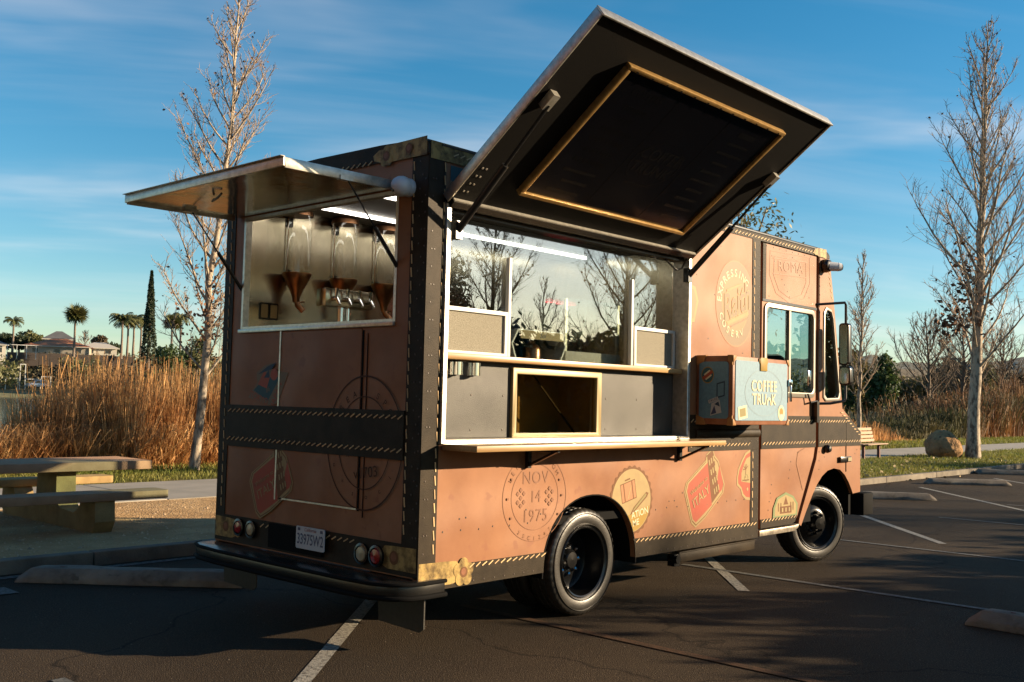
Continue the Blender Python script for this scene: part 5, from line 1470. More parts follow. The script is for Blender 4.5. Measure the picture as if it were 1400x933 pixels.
def bare_tree(name, label, base, H, r0, seed, spread=0.30, first=0.2, nlat=46, lean=(0, 0), group=None, leaves=0, rise=0.75, subs=7, twigs=5, bk=None, tw=None, fork=0.0, cat='tree', tr=0.0055, lscale=1.0):
    """leafless tree: leader, ascending limbs, branches, twigs"""
    rn = random.Random(seed)
    tk, tg = Tubes(), Tubes()
    tips = []
    N_ = 16
    ld = []
    wx = wy = 0.0
    for i in range(N_ + 1):
        t = i / N_
        wx += rn.uniform(-1, 1) * 0.012 * H; wy += rn.uniform(-1, 1) * 0.012 * H
        ld.append(np.array([lean[0] * H * t + wx * min(1, t * 3) * 0.6, lean[1] * H * t + wy * min(1, t * 3) * 0.6, H * t]))
    rl = [r0 * (1.25 if i == 0 else 1.0) * (1 - i / N_) ** 0.85 + 0.006 for i in range(N_ + 1)]
    tk.add(ld, rl, 9)

    def curve(p, d, ln, k, upb, jit):
        pts = [p]
        d = d / np.linalg.norm(d)
        for i in range(k):
            d = d + np.array([rn.uniform(-jit, jit), rn.uniform(-jit, jit), upb + rn.uniform(-jit, jit)])
            d = d / np.linalg.norm(d)
            pts.append(pts[-1] + d * ln / k)
        return pts, d

    def along(pts, t):
        x = t * (len(pts) - 1); i = min(int(x), len(pts) - 2)
        return pts[i] + (pts[i + 1] - pts[i]) * (x - i), pts[i + 1] - pts[i]

    for l in range(nlat):
        t = first + (0.97 - first) * ((l + rn.random()) / nlat) ** 0.9
        p, ax = along(ld, t)
        az = l * 2.39996 + rn.uniform(-0.4, 0.4)
        q = (t - first) / (1 - first)
        env = (1 - q) ** 0.75 * (0.55 + 0.45 * min(1, q * 4)) + 0.06
        ln = H * spread * env * rn.uniform(0.7, 1.25) * 1.5
        el = rise + 0.25 * q + rn.uniform(-0.15, 0.2)
        d = np.array([math.cos(az) * math.cos(el), math.sin(az) * math.cos(el), math.sin(el)])
        r1 = min(r0 * 0.36 * (1 - t) ** 0.6 + 0.003, ln * 0.012 + 0.003)
        pts, _ = curve(p, d, ln, 7, 0.10, 0.10)
        tk.add(pts, [r1 * (1 - i / 7) ** 0.8 + tr * 0.8 for i in range(8)], 5)
        ns = max(3, int(subs * (0.5 + ln / (H * spread))))
        for s in range(ns):
            u = 0.22 + 0.78 * (s + rn.random()) / ns
            p2, a2 = along(pts, min(u, 0.99))
            a2 = a2 / (np.linalg.norm(a2) + 1e-9)
            rv_ = np.array([rn.gauss(0, 1), rn.gauss(0, 1), rn.gauss(0.25, 0.6)])
            d2 = a2 * 0.9 + rv_ / np.linalg.norm(rv_) * 0.8
            l2 = ln * 0.42 * (1 - u * 0.55) * rn.uniform(0.6, 1.3)
            pt2, _ = curve(p2, d2, l2, 4, 0.12, 0.14)
            tg.add(pt2, [tr * (1.5 - 0.9 * i / 4) for i in range(5)], 3)
            for w in range(twigs):
                v_ = 0.15 + 0.85 * (w + rn.random()) / twigs
                p3, a3 = along(pt2, min(v_, 0.99))
                a3 = a3 / (np.linalg.norm(a3) + 1e-9)
                rv_ = np.array([rn.gauss(0, 1), rn.gauss(0, 1), rn.gauss(0.3, 0.6)])
                d3 = a3 * 0.8 + rv_ / np.linalg.norm(rv_) * 0.8
                l3 = min(0.55, l2 * 0.5) * rn.uniform(0.5, 1.2)
                pt3, _ = curve(p3, d3, l3, 2, 0.1, 0.15)
                tg.add(pt3, [tr * 0.8, tr * 0.65, tr * 0.4], 3)
                tips.append(pt3[-1]); tips.append(pt3[1])
    o = thing(name, label, cat, base, 0, group)
    tk.build('trunk', bk or bark, o); tg.build('crown', tw or twig, o)
    if leaves and tips:
        rng = np.random.default_rng(seed)
        T_ = np.array(tips)
        c = T_[rng.integers(0, len(T_), leaves)] + rng.normal(0, 0.04, (leaves, 3))
        V, F = quads(c, 0.03 * lscale, rng, 0.7)
        np_mesh('dead_leaves', V, F, deadleaf, o, 'stuff')
        # a few clumps of withered leaves low in the crown
    return o


def leaf_tree(name, label, base, H, crown, n, size, m, seed, trunk=0.12, group=None, clumps=26, aspect=0.55, cat='tree', bk=None, zc=None, limbs=9, sag=0.0):
    """trunk with limbs and a crown of leaf quads in uneven clumps; crown=(rx, ry, rz)"""
    rng = np.random.default_rng(seed); rn = random.Random(seed)
    zc = H - crown[2] if zc is None else zc
    o = thing(name, label, cat, base, 0, group)
    d = rng.normal(size=(clumps, 3)); d /= np.linalg.norm(d, axis=1, keepdims=True)
    rr_ = rng.uniform(0.35, 1.0, (clumps, 1)) ** 0.6
    cc = d * rr_ * np.array(crown) * 0.86 + np.array([0, 0, zc])
    cs_ = rng.uniform(0.16, 0.34, clumps) * min(crown[0], crown[2])
    idx = rng.integers(0, clumps, n)
    pos = cc[idx] + rng.normal(size=(n, 3)) * cs_[idx][:, None] * np.array([1.15, 1.15, 0.8])
    ctr = np.array([0, 0, zc]); rel = (pos - ctr) / np.array(crown)
    ln_ = np.linalg.norm(rel, axis=1, keepdims=True); lim = rng.uniform(0.8, 1.06, (n, 1))
    pos = ctr + np.where(ln_ > lim, rel / np.maximum(ln_, 1e-6) * lim, rel) * np.array(crown)
    pos[:, 2] = np.maximum(pos[:, 2], 0.08)
    tb = Tubes()
    tb.add([np.array([0, 0, 0.0]), np.array([0.03, 0.02, zc * 0.45]), np.array([-0.02, 0.05, zc]), np.array([0.02, 0, zc + crown[2] * 0.6])], [trunk * 1.2, trunk, trunk * 0.7, trunk * 0.2], 8)
    for k in range(min(limbs, clumps)):
        st_ = np.array([0, 0, zc * rn.uniform(0.45, 0.95)])
        md = st_ * 0.45 + cc[k] * 0.55 + np.array([0, 0, -0.1 * crown[2]])
        tb.add([st_, md, cc[k]], [trunk * 0.5, trunk * 0.3, trunk * 0.1], 5)
    tb.build('trunk', bk or darkbark, o)
    V, F = quads(pos, size, rng, aspect)
    np_mesh('crown', V, F, m, o)
    return o


def bush_mass(name, pts, sizes, per, leaf, m, seed, aspect=0.5):
    """ground cover: many leafy mounds, one object nobody could count"""
    rng = np.random.default_rng(seed)
    P = np.repeat(np.asarray(pts, float), per, 0); S_ = np.repeat(np.asarray(sizes, float), per)
    d = rng.normal(size=P.shape); d /= np.linalg.norm(d, axis=1, keepdims=True)
    c = P + d * rng.uniform(0.55, 1.05, (len(P), 1)) * S_[:, None] * np.array([1.2, 1.2, 0.85])
    V, F = quads(c, leaf, rng, aspect)
    return np_mesh(name, V, F, m, None, 'stuff')


def blades(name, base, h, w, m, seed, bend=0.35, lean=0.15, plume=0.0, parent=None):
    """grass or reed blades: bent tapering ribbons, base (n,3), h (n,)"""
    rng = np.random.default_rng(seed)
    n = len(base)
    az = rng.uniform(0, 2 * np.pi, n)
    side_ = np.stack([np.cos(az), np.sin(az), np.zeros(n)], 1)
    out = np.stack([-np.sin(az), np.cos(az), np.zeros(n)], 1)
    ln = rng.normal(0, lean, (n, 2))
    top = base + np.concatenate([ln * h[:, None], h[:, None]], 1)
    mid = base + (top - base) * 0.55 + out * (h * 0.03)[:, None]
    tip = top + out * (h * bend * rng.uniform(0, 1, n))[:, None] - np.array([0, 0, 1.0]) * (h * bend * 0.35 * rng.uniform(0, 1, n))[:, None]
    w_ = (w * rng.uniform(0.6, 1.4, n))[:, None]
    V = np.stack([base - side_ * w_, base + side_ * w_, mid + side_ * w_ * 0.85, mid - side_ * w_ * 0.85, top + side_ * w_ * (0.55 + plume), top - side_ * w_ * (0.55 + plume), tip], 1).reshape(-1, 3)
    b = np.arange(n)[:, None] * 7
    F = np.concatenate([b + np.array([[0, 1, 2]]), b + np.array([[0, 2, 3]]), b + np.array([[3, 2, 4]]), b + np.array([[3, 4, 5]]), b + np.array([[5, 4, 6]])], 0)
    return np_mesh(name, V, F, m, parent, 'stuff')


# --- bare trees of the park
def low_leaves(o, c, r, n, seed, size=0.045):
    rng = np.random.default_rng(seed)
    pts_ = np.asarray(c, float) + rng.normal(size=(n, 3)) * np.asarray(r)
    V, F = quads(pts_, size, rng, 0.7)
    np_mesh('withered_leaves', V, F, deadleaf, o, 'stuff')


tl = bare_tree('bare_tree', 'tall leafless tree with pale bark in front of the golden reeds', (6.22, 13.35, 0.10), 9.9, 0.088, 11, 0.15, 0.17, 54, (0.045, -0.050), 'leafless park trees', 500, 0.72, 9, 5, tr=0.0058)
low_leaves(tl, (0.12, -0.1, 3.0), (0.28, 0.28, 0.55), 260, 5)
tr_ = bare_tree('bare_tree', 'tall leafless tree with pale trunk standing on the lawn beside the boulder', (30.47, 6.65, 0.10), 14.6, 0.205, 23, 0.185, 0.15, 58, (0.006, -0.006), 'leafless park trees', 260, 0.74, 9, 5, tr=0.0085, lscale=1.6)
low_leaves(tr_, (0.0, 0.1, 5.4), (0.35, 0.35, 0.75), 320, 6, 0.09); low_leaves(tr_, (-0.7, 0.6, 4.4), (0.25, 0.25, 0.35), 120, 7, 0.09)
p = at(1175, 42); bare_tree('bare_tree', 'slender young leafless tree behind the park bench', (p.x, p.y, 0.08), 7.8, 0.085, 31, 0.15, 0.20, 40, (0.02, -0.02), 'leafless park trees', 60, 0.85, 6, 4, tr=0.009)

# --- green tree behind the truck roof
p = at(985, 20.5)
leaf_tree('olive_tree', 'small leaved olive green tree rising behind the truck roof', (p.x, p.y, 0.1), 6.3, (1.55, 1.55, 1.9), 2400, 0.06, leaf_ol, 8, 0.11, clumps=46, aspect=0.42, limbs=40)

# --- trees across the lot that shade it and show in the glass
SV = Vector((0.7071, -0.7071)); WV = Vector((0.7071, 0.7071))


def sw(s, w): return (SV.x * s + WV.x * w, SV.y * s + WV.y * w, 0.0)


bare_tree('bare_tree', 'spreading leafless tree across the lot reflected above the mesh screen', sw(47, 1.6), 12.4, 0.20, 41, 0.27, 0.14, 30, (0.01, 0), 'leafless trees across the lot', 500, 0.68, 9, 6, darkbark, darkbark, tr=0.010, lscale=2.5)
bare_tree('bare_tree', 'slim leafless tree across the lot reflected above the espresso machine', sw(49, 4.6), 8.6, 0.12, 42, 0.22, 0.2, 18, (0.02, 0.01), 'leafless trees across the lot', 60, 0.7, 7, 5, darkbark, darkbark, tr=0.010)
bare_tree('bare_tree', 'large leafless tree across the lot reflected above the pastry case', sw(48, 9.0), 12.2, 0.22, 43, 0.34, 0.12, 32, (-0.02, 0.01), 'leafless trees across the lot', 500, 0.58, 9, 6, darkbark, darkbark, tr=0.010, lscale=2.5)
for i, (s, w, h, rx, lab) in enumerate(((47, 9.6, 4.6, 2.6, 'round dark evergreen across the lot reflected behind the pastry case'), (48, -2.6, 11.4, 3.2, 'broad evergreen tree across the lot nearest the reflected trees'), (47, -7.6, 12.0, 3.4, 'tall broad evergreen across the lot shading the asphalt'), (48, -13.0, 10.6, 3.6, 'low broad evergreen at the end of the shading row'), (50, 13.0, 4.6, 2.8, 'low evergreen shrub tree across the lot beside the large leafless tree'), (46, 21.0, 9.0, 3.4, 'leafy green tree across the lot reflected in the cab door glass'))):
    leaf_tree('evergreen_tree', lab, sw(s, w), h, (rx, rx, h * 0.42), 4200, 0.2, leaf_gr if i == 5 else leaf_dk, 60 + i, 0.2, 'evergreen trees across the lot', 34)

# --- planted strip of tall shrubs along the other side of the aisle
sheet('planted_strip', 6.5, 40, -10.8, -7.6, 0.006, turf)
ORD = ('first', 'second', 'third', 'fourth', 'fifth', 'sixth', 'seventh', 'eighth', 'ninth', 'tenth', 'eleventh', 'twelfth', 'thirteenth')
for i in range(13):
    h = 3.32 + 0.25 * math.sin(i * 2.3) - (0.5 if i == 0 else 0)
    leaf_tree('tall_shrub', 'tall dense shrub in the planted strip across the aisle, ' + ORD[i] + ' from the truck tail', (8.8 + i * 2.05, -9.1 + 0.25 * math.sin(i * 1.7), 0.0), h, (1.5, 1.3, h * 0.5), 3600, 0.13, leaf_dk, 190 + i, 0.07, 'tall shrubs in the planted strip', 26, cat='shrub', zc=h * 0.5, limbs=6)
# --- unseen russet trees added to bounce warm sunlight onto the truck rear
leaf_au = mat('warm_bounce_leaf', (0.36, 0.195, 0.065), 0.7, alt=(0.28, 0.125, 0.04), nscale=0.4, island=0.35, transl=0.2)
for i, (x, y, h) in enumerate(((-15.5, 14.5, 10.5), (-14.5, 9, 11.5), (-15, 3.2, 11), (-14.5, -2.4, 12), (-15, -8, 11), (-13.5, -13.5, 10.5))):
    leaf_tree('bounce_tree', ('broad', 'dense', 'full', 'tall', 'bushy', 'low')[i] + ' russet tree added behind the truck to bounce warm light, ' + ORD[i] + ' from the lake', (x, y, 0.0), h, (3.4, 3.4, h * 0.48), 5200, 0.30, leaf_au, 160 + i, 0.25, 'added bounce trees behind the truck', 44)

# --- reeds along the near shore
rng = np.random.default_rng(77)
def front_reeds(n, lo, hi, w, seed, bend, lean, sd=1.9):
    r_ = np.random.default_rng(seed)
    x = r_.uniform(-6.0, 13.5, n); x = x + 0.18 * np.sin(x * 5.3) + 0.1 * np.sin(x * 13.1)
    y = 14.45 + np.abs(r_.normal(0, sd, n)) + 0.22 * np.sin(x * 2.1) + 0.12 * np.sin(x * 6.7)
    h = lo + (hi - lo) * r_.beta(2.0, 1.6, n)
    h *= 1 + 0.12 * np.sin(x * 1.7) + 0.10 * np.sin(x * 4.1 + y * 2) + 0.05 * np.sin(x * 11)
    h *= np.clip(0.46 + (x - 3.0) * 0.235, 0.36, 1.0) * np.where(y > 15.0, 1.0, 0.88)
    ang = np.arctan2(y - CAM.y, x - CAM.x); keep = ang < YAW + math.atan(676 / FPX) - 0.006 + 0.010 * np.sin(y * 5.0)
    x, y, h = x[keep], y[keep], h[keep]
    return blades('golden_reeds', np.stack([x, y, 0.03 - 0.05 * (y - 14.4)], 1), h, w, reed_m, seed + 1, bend, lean)


front_reeds(34000, 0.7, 2.0, 0.0065, 78, 0.30, 0.13)
front_reeds(9000, 0.5, 1.7, 0.010, 178, 0.75, 0.30)
n = 14000
bx = rng.uniform(13.0, 48.0, n); by = 14.8 + np.abs(rng.normal(0, 1.8, n))
blades('golden_reeds', np.stack([bx, by, np.full(n, 0.0)], 1), rng.uniform(0.5, 1.7, n) * (1 + 0.25 * np.sin(bx * 0.9)) * np.clip((47 - bx) / 8, 0.15, 1), 0.014, reed_m, 179, 0.4, 0.18)
n = 1500
bx = rng.uniform(4.9, 13.5, n); by = rng.uniform(14.8, 18.0, n)
blades('reed_plumes', np.stack([bx, by, np.full(n, -0.05)], 1), rng.uniform(1.6, 2.5, n), 0.009, reed_m, 79, 0.25, 0.09, 0.2)
n = 9000
bx = rng.uniform(1.0, 13.5, n); by = 14.35 + np.abs(rng.normal(0, 0.4, n))
blades('reed_litter', np.stack([bx, by, np.full(n, 0.03)], 1), rng.uniform(0.25, 1.0, n), 0.009, reed_m, 80, 0.9, 0.5)
# right shore: rusty reeds, green reeds
n = 18000
bx = rng.uniform(60, 130, n); by = 15.5 + 0.045 * (bx - 50) + np.abs(rng.normal(0, 3.0, n))
hh = (1.3 + 3.7 * rng.beta(1.8, 1.8, n)) * (0.5 + 0.5 * np.clip((bx - 64) / 30, 0, 1)) * (1 + 0.2 * np.sin(bx * 0.7) + 0.12 * np.sin(bx * 2.1))
blades('rusty_reeds', np.stack([bx, by, np.full(n, 0.0)], 1), hh, 0.026, reed_r, 81, 0.35, 0.20)
n = 13000
bx = rng.uniform(47, 74, n); by = 15.8 + 0.045 * (bx - 50) + np.abs(rng.normal(0, 2.4, n))
hh = (0.6 + 1.5 * rng.beta(1.6, 1.8, n)) * np.clip(0.3 + (bx - 48) / 22, 0.3, 1.25) * (1 + 0.25 * np.sin(bx * 1.1) + 0.15 * np.sin(bx * 3.3))
blades('green_reeds', np.stack([bx, by, np.full(n, 0.0)], 1), hh, 0.022, reed_g, 82, 0.45, 0.24)

# --- lawn blades
n = 26000
bx = 12.5 + 34 * rng.random(n) ** 1.4; by = rng.uniform(4.56, 8.5, n)
blades('lawn_blades', np.stack([bx, by, np.full(n, 0.099)], 1), rng.uniform(0.03, 0.09, n), 0.006, blade_m, 83, 0.5, 0.35)
n = 14000
bx = rng.uniform(-2, 12, n); by = rng.uniform(11.25, 14.6, n)
blades('verge_blades', np.stack([bx, by, np.full(n, 0.1)], 1), rng.uniform(0.03, 0.11, n), 0.006, blade_m, 84, 0.5, 0.35)
n = 14000
bx = rng.uniform(25, 80, n); by = rng.uniform(11.25, 14.6, n)
blades('verge_blades', np.stack([bx, by, np.full(n, 0.1)], 1), rng.uniform(0.05, 0.16, n), 0.012, blade_m, 85, 0.5, 0.35)
# fallen leaves and gravel grains
c = np.stack([rng.uniform(13, 32, 260), rng.uniform(4.1, 7.5, 260), np.full(260, 0.135)], 1); c[c[:, 1] < 4.54, 2] = 0.14
c[c[:, 1] < 4.37, 2] = 0.012
V, F = quads(c, 0.05, rng, 0.7, 0.7); np_mesh('fallen_leaves', V, F, mat('straw_leaf', (0.42, 0.31, 0.17), 0.8, island=0.4), None, 'stuff')
n = 5200
gx = rng.uniform(-2.2, 7.5, n); gy = rng.uniform(4.6, 8.4, n); gs = rng.uniform(0.004, 0.016, n) * rng.choice([0.7, 1, 1.6], n, p=[0.6, 0.33, 0.07])
oc_ = np.array([[1, 0, 0], [0, 1, 0], [-1, 0, 0], [0, -1, 0], [0, 0, 0.8]])
V = (np.stack([gx, gy, np.full(n, 0.098)], 1)[:, None, :] + oc_[None] * gs[:, None, None] * rng.uniform(0.7, 1.3, (n, 5, 1))).reshape(-1, 3)
b = np.arange(n)[:, None] * 5
F = np.concatenate([b + np.array([[0, 1, 4]]), b + np.array([[1, 2, 4]]), b + np.array([[2, 3, 4]]), b + np.array([[3, 0, 4]])], 0)
np_mesh('gravel_grains', V, F, pebble, None, 'stuff')
n = 900
gx = rng.uniform(-3.5, 9, n); gy = rng.uniform(-3.5, 4.3, n); gs = rng.uniform(0.003, 0.008, n)
V = (np.stack([gx, gy, np.full(n, 0.0)], 1)[:, None, :] + oc_[None] * gs[:, None, None]).reshape(-1, 3)
b = np.arange(n)[:, None] * 5
F = np.concatenate([b + np.array([[0, 1, 4]]), b + np.array([[1, 2, 4]]), b + np.array([[2, 3, 4]]), b + np.array([[3, 0, 4]])], 0)
np_mesh('lot_grit', V, F, mat('grit', (0.07, 0.055, 0.04), 0.9, island=0.6), None, 'stuff')

# ------------------------------------------------------------------ across the lake, left of the truck
def fan_palm(label, px, dist, base_y, top_y, rad_px, seed, feather=False, group='palms across the lake'):
    b = at(px, dist, base_y); H = (base_y - top_y) / FPX * dist; R = rad_px / FPX * dist
    rn = random.Random(seed); rng = np.random.default_rng(seed)
    o = thing('palm_tree', label, 'palm tree', b, 0, group)
    tb = Tubes(); hz_ = H - R * 0.75
    tb.add([np.array([0, 0, -0.6]), np.array([0.05, 0, hz_ * 0.5]), np.array([0, 0.05, hz_])], [0.34, 0.25, 0.23], 9); tb.build('trunk', palmtr, o)
    V, F = [], []
    cnt = 0
    for k in range(70 if not feather else 30):
        az = k * 2.39996; el = math.asin(max(-0.95, min(0.97, 0.98 - 1.7 * (k + 0.5) / 70))) if not feather else rn.uniform(0.1, 1.1)
        d = np.array([math.cos(az) * math.cos(el), math.sin(az) * math.cos(el), math.sin(el)])
        s = np.cross(d, [0, 0, 1.0]); s /= np.linalg.norm(s) + 1e-9; u = np.cross(s, d)
        if not feather:
            ro = rn.uniform(-1.2, 1.2); s, u = s * math.cos(ro) + u * math.sin(ro), u * math.cos(ro) - s * math.sin(ro)
            c0 = np.array([0, 0, hz_]) + d * R * rn.choice((0.0, 0.12, 0.35))
            for j in range(9):
                a = (j - 4) * 0.27
                e = c0 + (d * math.cos(a) + s * math.sin(a)) * R * 0.66 * rn.uniform(0.85, 1.1) + np.array([0, 0, -0.12 * R * abs(math.sin(a))])
                w = np.cross(e - c0, u); w /= np.linalg.norm(w) + 1e-9
                V += [c0, (c0 + e) / 2 + w * R * 0.045, e, (c0 + e) / 2 - w * R * 0.045]; F.append([cnt, cnt + 1, cnt + 2, cnt + 3]); cnt += 4
        else:
            p = np.array([0, 0, hz_]); dd_ = d.copy(); L_ = R * 1.45
            for j in range(9):
                q_ = p + dd_ * L_ / 9
                for sg in (-1, 1):
                    e = p + s * sg * L_ * 0.22 * (1 - 0.5 * j / 9) + dd_ * L_ * 0.08 - np.array([0, 0, L_ * 0.13])
                    V += [p, q_, e + dd_ * L_ * 0.03, e]; F.append([cnt, cnt + 1, cnt + 2, cnt + 3]); cnt += 4
                p = q_; dd_ = dd_ + np.array([0, 0, -0.19]); dd_ /= np.linalg.norm(dd_)
    np_mesh('crown', np.array(V), np.array(F), palm_m, o)
    return o


fan_palm('large round headed fan palm beside the terracotta roof', 101, 268, 490, 422, 18, 1)
fan_palm('small drooping feather palm behind the white wall house', 17, 300, 482, 437, 9, 2, True)
for i, (px, ty) in enumerate(((166, 430), (174, 433), (182, 431), (192, 432))):
    fan_palm('feather palm in the close cluster, ' + ('farthest from', 'third from', 'second from', 'right beside')[i] + ' the pencil cypress', px, 275 + i * 6, 488, ty, 13, 3 + i, True, 'cluster of feather palms')
fan_palm('shaggy fan palm standing behind the bare tree trunk', 234, 262, 495, 432, 15, 8)
fan_palm('feather palm standing behind the bare tree crown', 246, 275, 495, 428, 12, 9, True)


def cypress():
    b = at(203, 180, 492); H = (492 - 377) / FPX * 180
    rng = np.random.default_rng(3); n = 5200
    o = thing('cypress_tree', 'dark pencil cypress rising behind the reeds', 'tree', b)
    t = rng.random(n) ** 0.8; rr_ = 1.25 * np.clip((1 - t) ** 0.75, 0.02, 1) * (0.75 + 0.25 * np.minimum(1, t * 8)) * rng.uniform(0.72, 1.04, n)
    a = rng.uniform(0, 6.283, n); rr_ *= 1 + 0.12 * np.sin(a * 3 + t * 14)
    c = np.stack([np.cos(a) * rr_, np.sin(a) * rr_, t * H], 1)
    V, F = quads(c, 0.24, rng, 0.45); V[:, 2] += 0; np_mesh('crown', V, F, leaf_dk, o)
    tb = Tubes(); tb.add([np.array([0, 0, -2.0]), np.array([0, 0, H * 0.5]), np.array([0, 0, H * 0.95])], [0.3, 0.2, 0.03], 8); tb.build('trunk', darkbark, o)


cypress()


def house(label, px0, px1, d, base_y, eave_y, ridge_y, wallm, roofm, depth=10, hip=3.0, turn=0.0):
    a, b = at(px0, d, base_y), at(px1, d, base_y)
    c = (a + b) / 2; ln = (b - a).length; h = (base_y - eave_y) / FPX * d; rz = (base_y - ridge_y) / FPX * d
    ang = math.atan2(b.y - a.y, b.x - a.x)
    o = thing('house', label, 'house', (c.x, c.y, c.z), ang + turn, 'houses on the far bluff')
    MB().box(-ln / 2, ln / 2, 0, depth, -2.5, h).build('wall', wallm, o)
    e = 0.7
    MB().add([(-ln / 2 - e, -e, h), (ln / 2 + e, -e, h), (ln / 2 + e, depth + e, h), (-ln / 2 - e, depth + e, h), (-ln / 2 + hip, depth / 2, rz), (ln / 2 - hip, depth / 2, rz)], [(0, 1, 5, 4), (1, 2, 5), (2, 3, 4, 5), (3, 0, 4), (3, 2, 1, 0)]).build('roof', roofm, o)
    MB().box(-ln / 2 - e, ln / 2 + e, -e - 0.06, -e - 0.005, h - 0.22, h).build('fascia', stuccow, o)
    k = max(2, int(ln / 5))
    for i in range(k):
        x = -ln / 2 + (i + 0.5) * ln / k
        w_ = MB().box(x - 0.8, x + 0.8, -0.06, -0.005, h * 0.38, h * 0.80).build('window', stuccow, o)
        MB().box(x - 0.7, x + 0.7, -0.075, -0.061, h * 0.42, h * 0.77).build('pane', winm, w_)
    return o


house('long low house with terracotta hip roof on the far bluff', 33, 122, 285, 489, 475, 464, stucco, rooft, 12, 6, rad(-6))
house('pale walled house with grey roof at the bluff end', -30, 8, 282, 489, 473, 464, stuccow, roofg, 10, 3)
house('house with broad grey roof behind the terracotta roof', 60, 100, 315, 487, 466, 455, stucco, roofg, 10, 3)
house('pale grey roofed house beside the palm cluster', 112, 160, 292, 489, 477, 469, stuccow, mat('pale_roof', (0.40, 0.37, 0.33), 0.8), 10, 3)


def fence(px0, px1, d, base_y, top_y):
    a, b = at(px0, d, base_y), at(px1, d, base_y); ln = (b - a).length; h = (base_y - top_y) / FPX * d
    o = thing('board_fence', 'weathered dark board fence along the far bluff below the houses', 'fence', a, math.atan2(b.y - a.y, b.x - a.x))
    k = int(ln / 2.4)
    me_ = MB().box(0.06, 2.28, -0.03, 0.03, -1.5, h).build('fence_panel', fencem, o)
    for i in range(1, k):
        c_ = me_.copy(); COL.objects.link(c_); c_.location = (i * 2.4, 0, 0.06 * math.sin(i * 1.7))
    ps = MB().box(-0.06, 0.055, -0.06, 0.06, -1.5, h + 0.12).build('fence_post', fencem, o)
    for i in range(1, k + 1):
        c_ = ps.copy(); COL.objects.link(c_); c_.location = (i * 2.4, 0, 0)


fence(10, 190, 276, 491, 482.5)


def pergola():
    a = at(10, 274, 487)
    o = thing('pergola', 'white pipe pergola frame standing before the terracotta house', 'pergola', a, math.atan2(at(44, 274).y - a.y, at(44, 274).x - a.x))
    for i in range(4): MB().box(i * 2.1 - 0.07, i * 2.1 + 0.07, -0.07, 0.07, -0.6, 2.7).build('post', whitefr, o)
    MB().box(-0.2, 6.5, -0.1, 0.1, 2.7, 2.85).build('beam', whitefr, o)


pergola()


def pipe_frame(label, px0, px1, d, y0, y1):
    a, b = at(px0, d, y0), at(px1, d, y0); ln = (b - a).length; h = (y0 - y1) / FPX * d
    o = thing('pipe_gate', label, 'gate', a, math.atan2(b.y - a.y, b.x - a.x), 'white pipe gates on the far shore')
    for x in (0, ln): MB().box(x - 0.09, x + 0.09, -0.09, 0.09, -0.5, h).build('post', whitefr, o)
    MB().box(-0.09, ln + 0.09, -0.085, 0.085, h, h + 0.18).build('crossbar', whitefr, o)


pipe_frame('low white pipe gate at the end of the far shore row', 10, 27, 258, 530, 519)
pipe_frame('tall narrow white pipe gate beside the parked car', 29.5, 36.5, 260, 530, 502)
pipe_frame('wide white pipe gate behind the parked car', 37, 58, 262, 529, 520)
pipe_frame('small white pipe gate just past the parked car', 59, 71.5, 262, 528, 517)


def car():
    c = at(54, 256, 531)
    d_ = at(66, 256) - at(42, 256)
    o = thing('parked_car', 'silver sport utility car parked on the far shore', 'car', c, math.atan2(d_.y, d_.x) + 0.35)
    MB().plate([[(-2.35, 0.35), (-1.9, 0.3), (1.95, 0.3), (2.35, 0.4), (2.38, 0.95), (2.25, 1.15), (1.75, 1.75), (-0.55, 1.78), (-1.15, 1.18), (-2.3, 0.98)]], -0.92, 0.92).build('body', carp, o, bevel=0.08)
    for x0, x1 in ((-0.95, 0.35), (0.45, 1.75)):
        MB().plate([[(x0, 1.12), (x1, 1.12), (x1 - 0.15, 1.65), (x0 + (0.45 if x0 < 0 else 0.0), 1.65)]], -0.935, -0.922).build('window', winm, o)
    MB().add([(-1.2, -0.75, 1.2), (-1.2, 0.75, 1.2), (-0.62, 0.7, 1.72), (-0.62, -0.7, 1.72)], [(0, 1, 2, 3)]).build('windscreen', winm, o)
    for x in (-1.45, 1.45):
        for y in (-0.85, 0.85):
            wl = MB().lathe([(0.0, -0.12), (0.25, -0.12), (0.36, -0.1), (0.36, 0.1), (0.0, 0.1)], (x, y, 0.36), 'y', 20).build('wheel', rubber, o, smooth=True)
    for y in (-0.7, 0.7): MB().box(-2.37, -2.30, y - 0.18, y + 0.18, 0.72, 0.9).build('headlight', whitepl, o); MB().box(2.36, 2.40, y - 0.15, y + 0.15, 0.8, 1.05).build('tail_light', redm, o)


car()
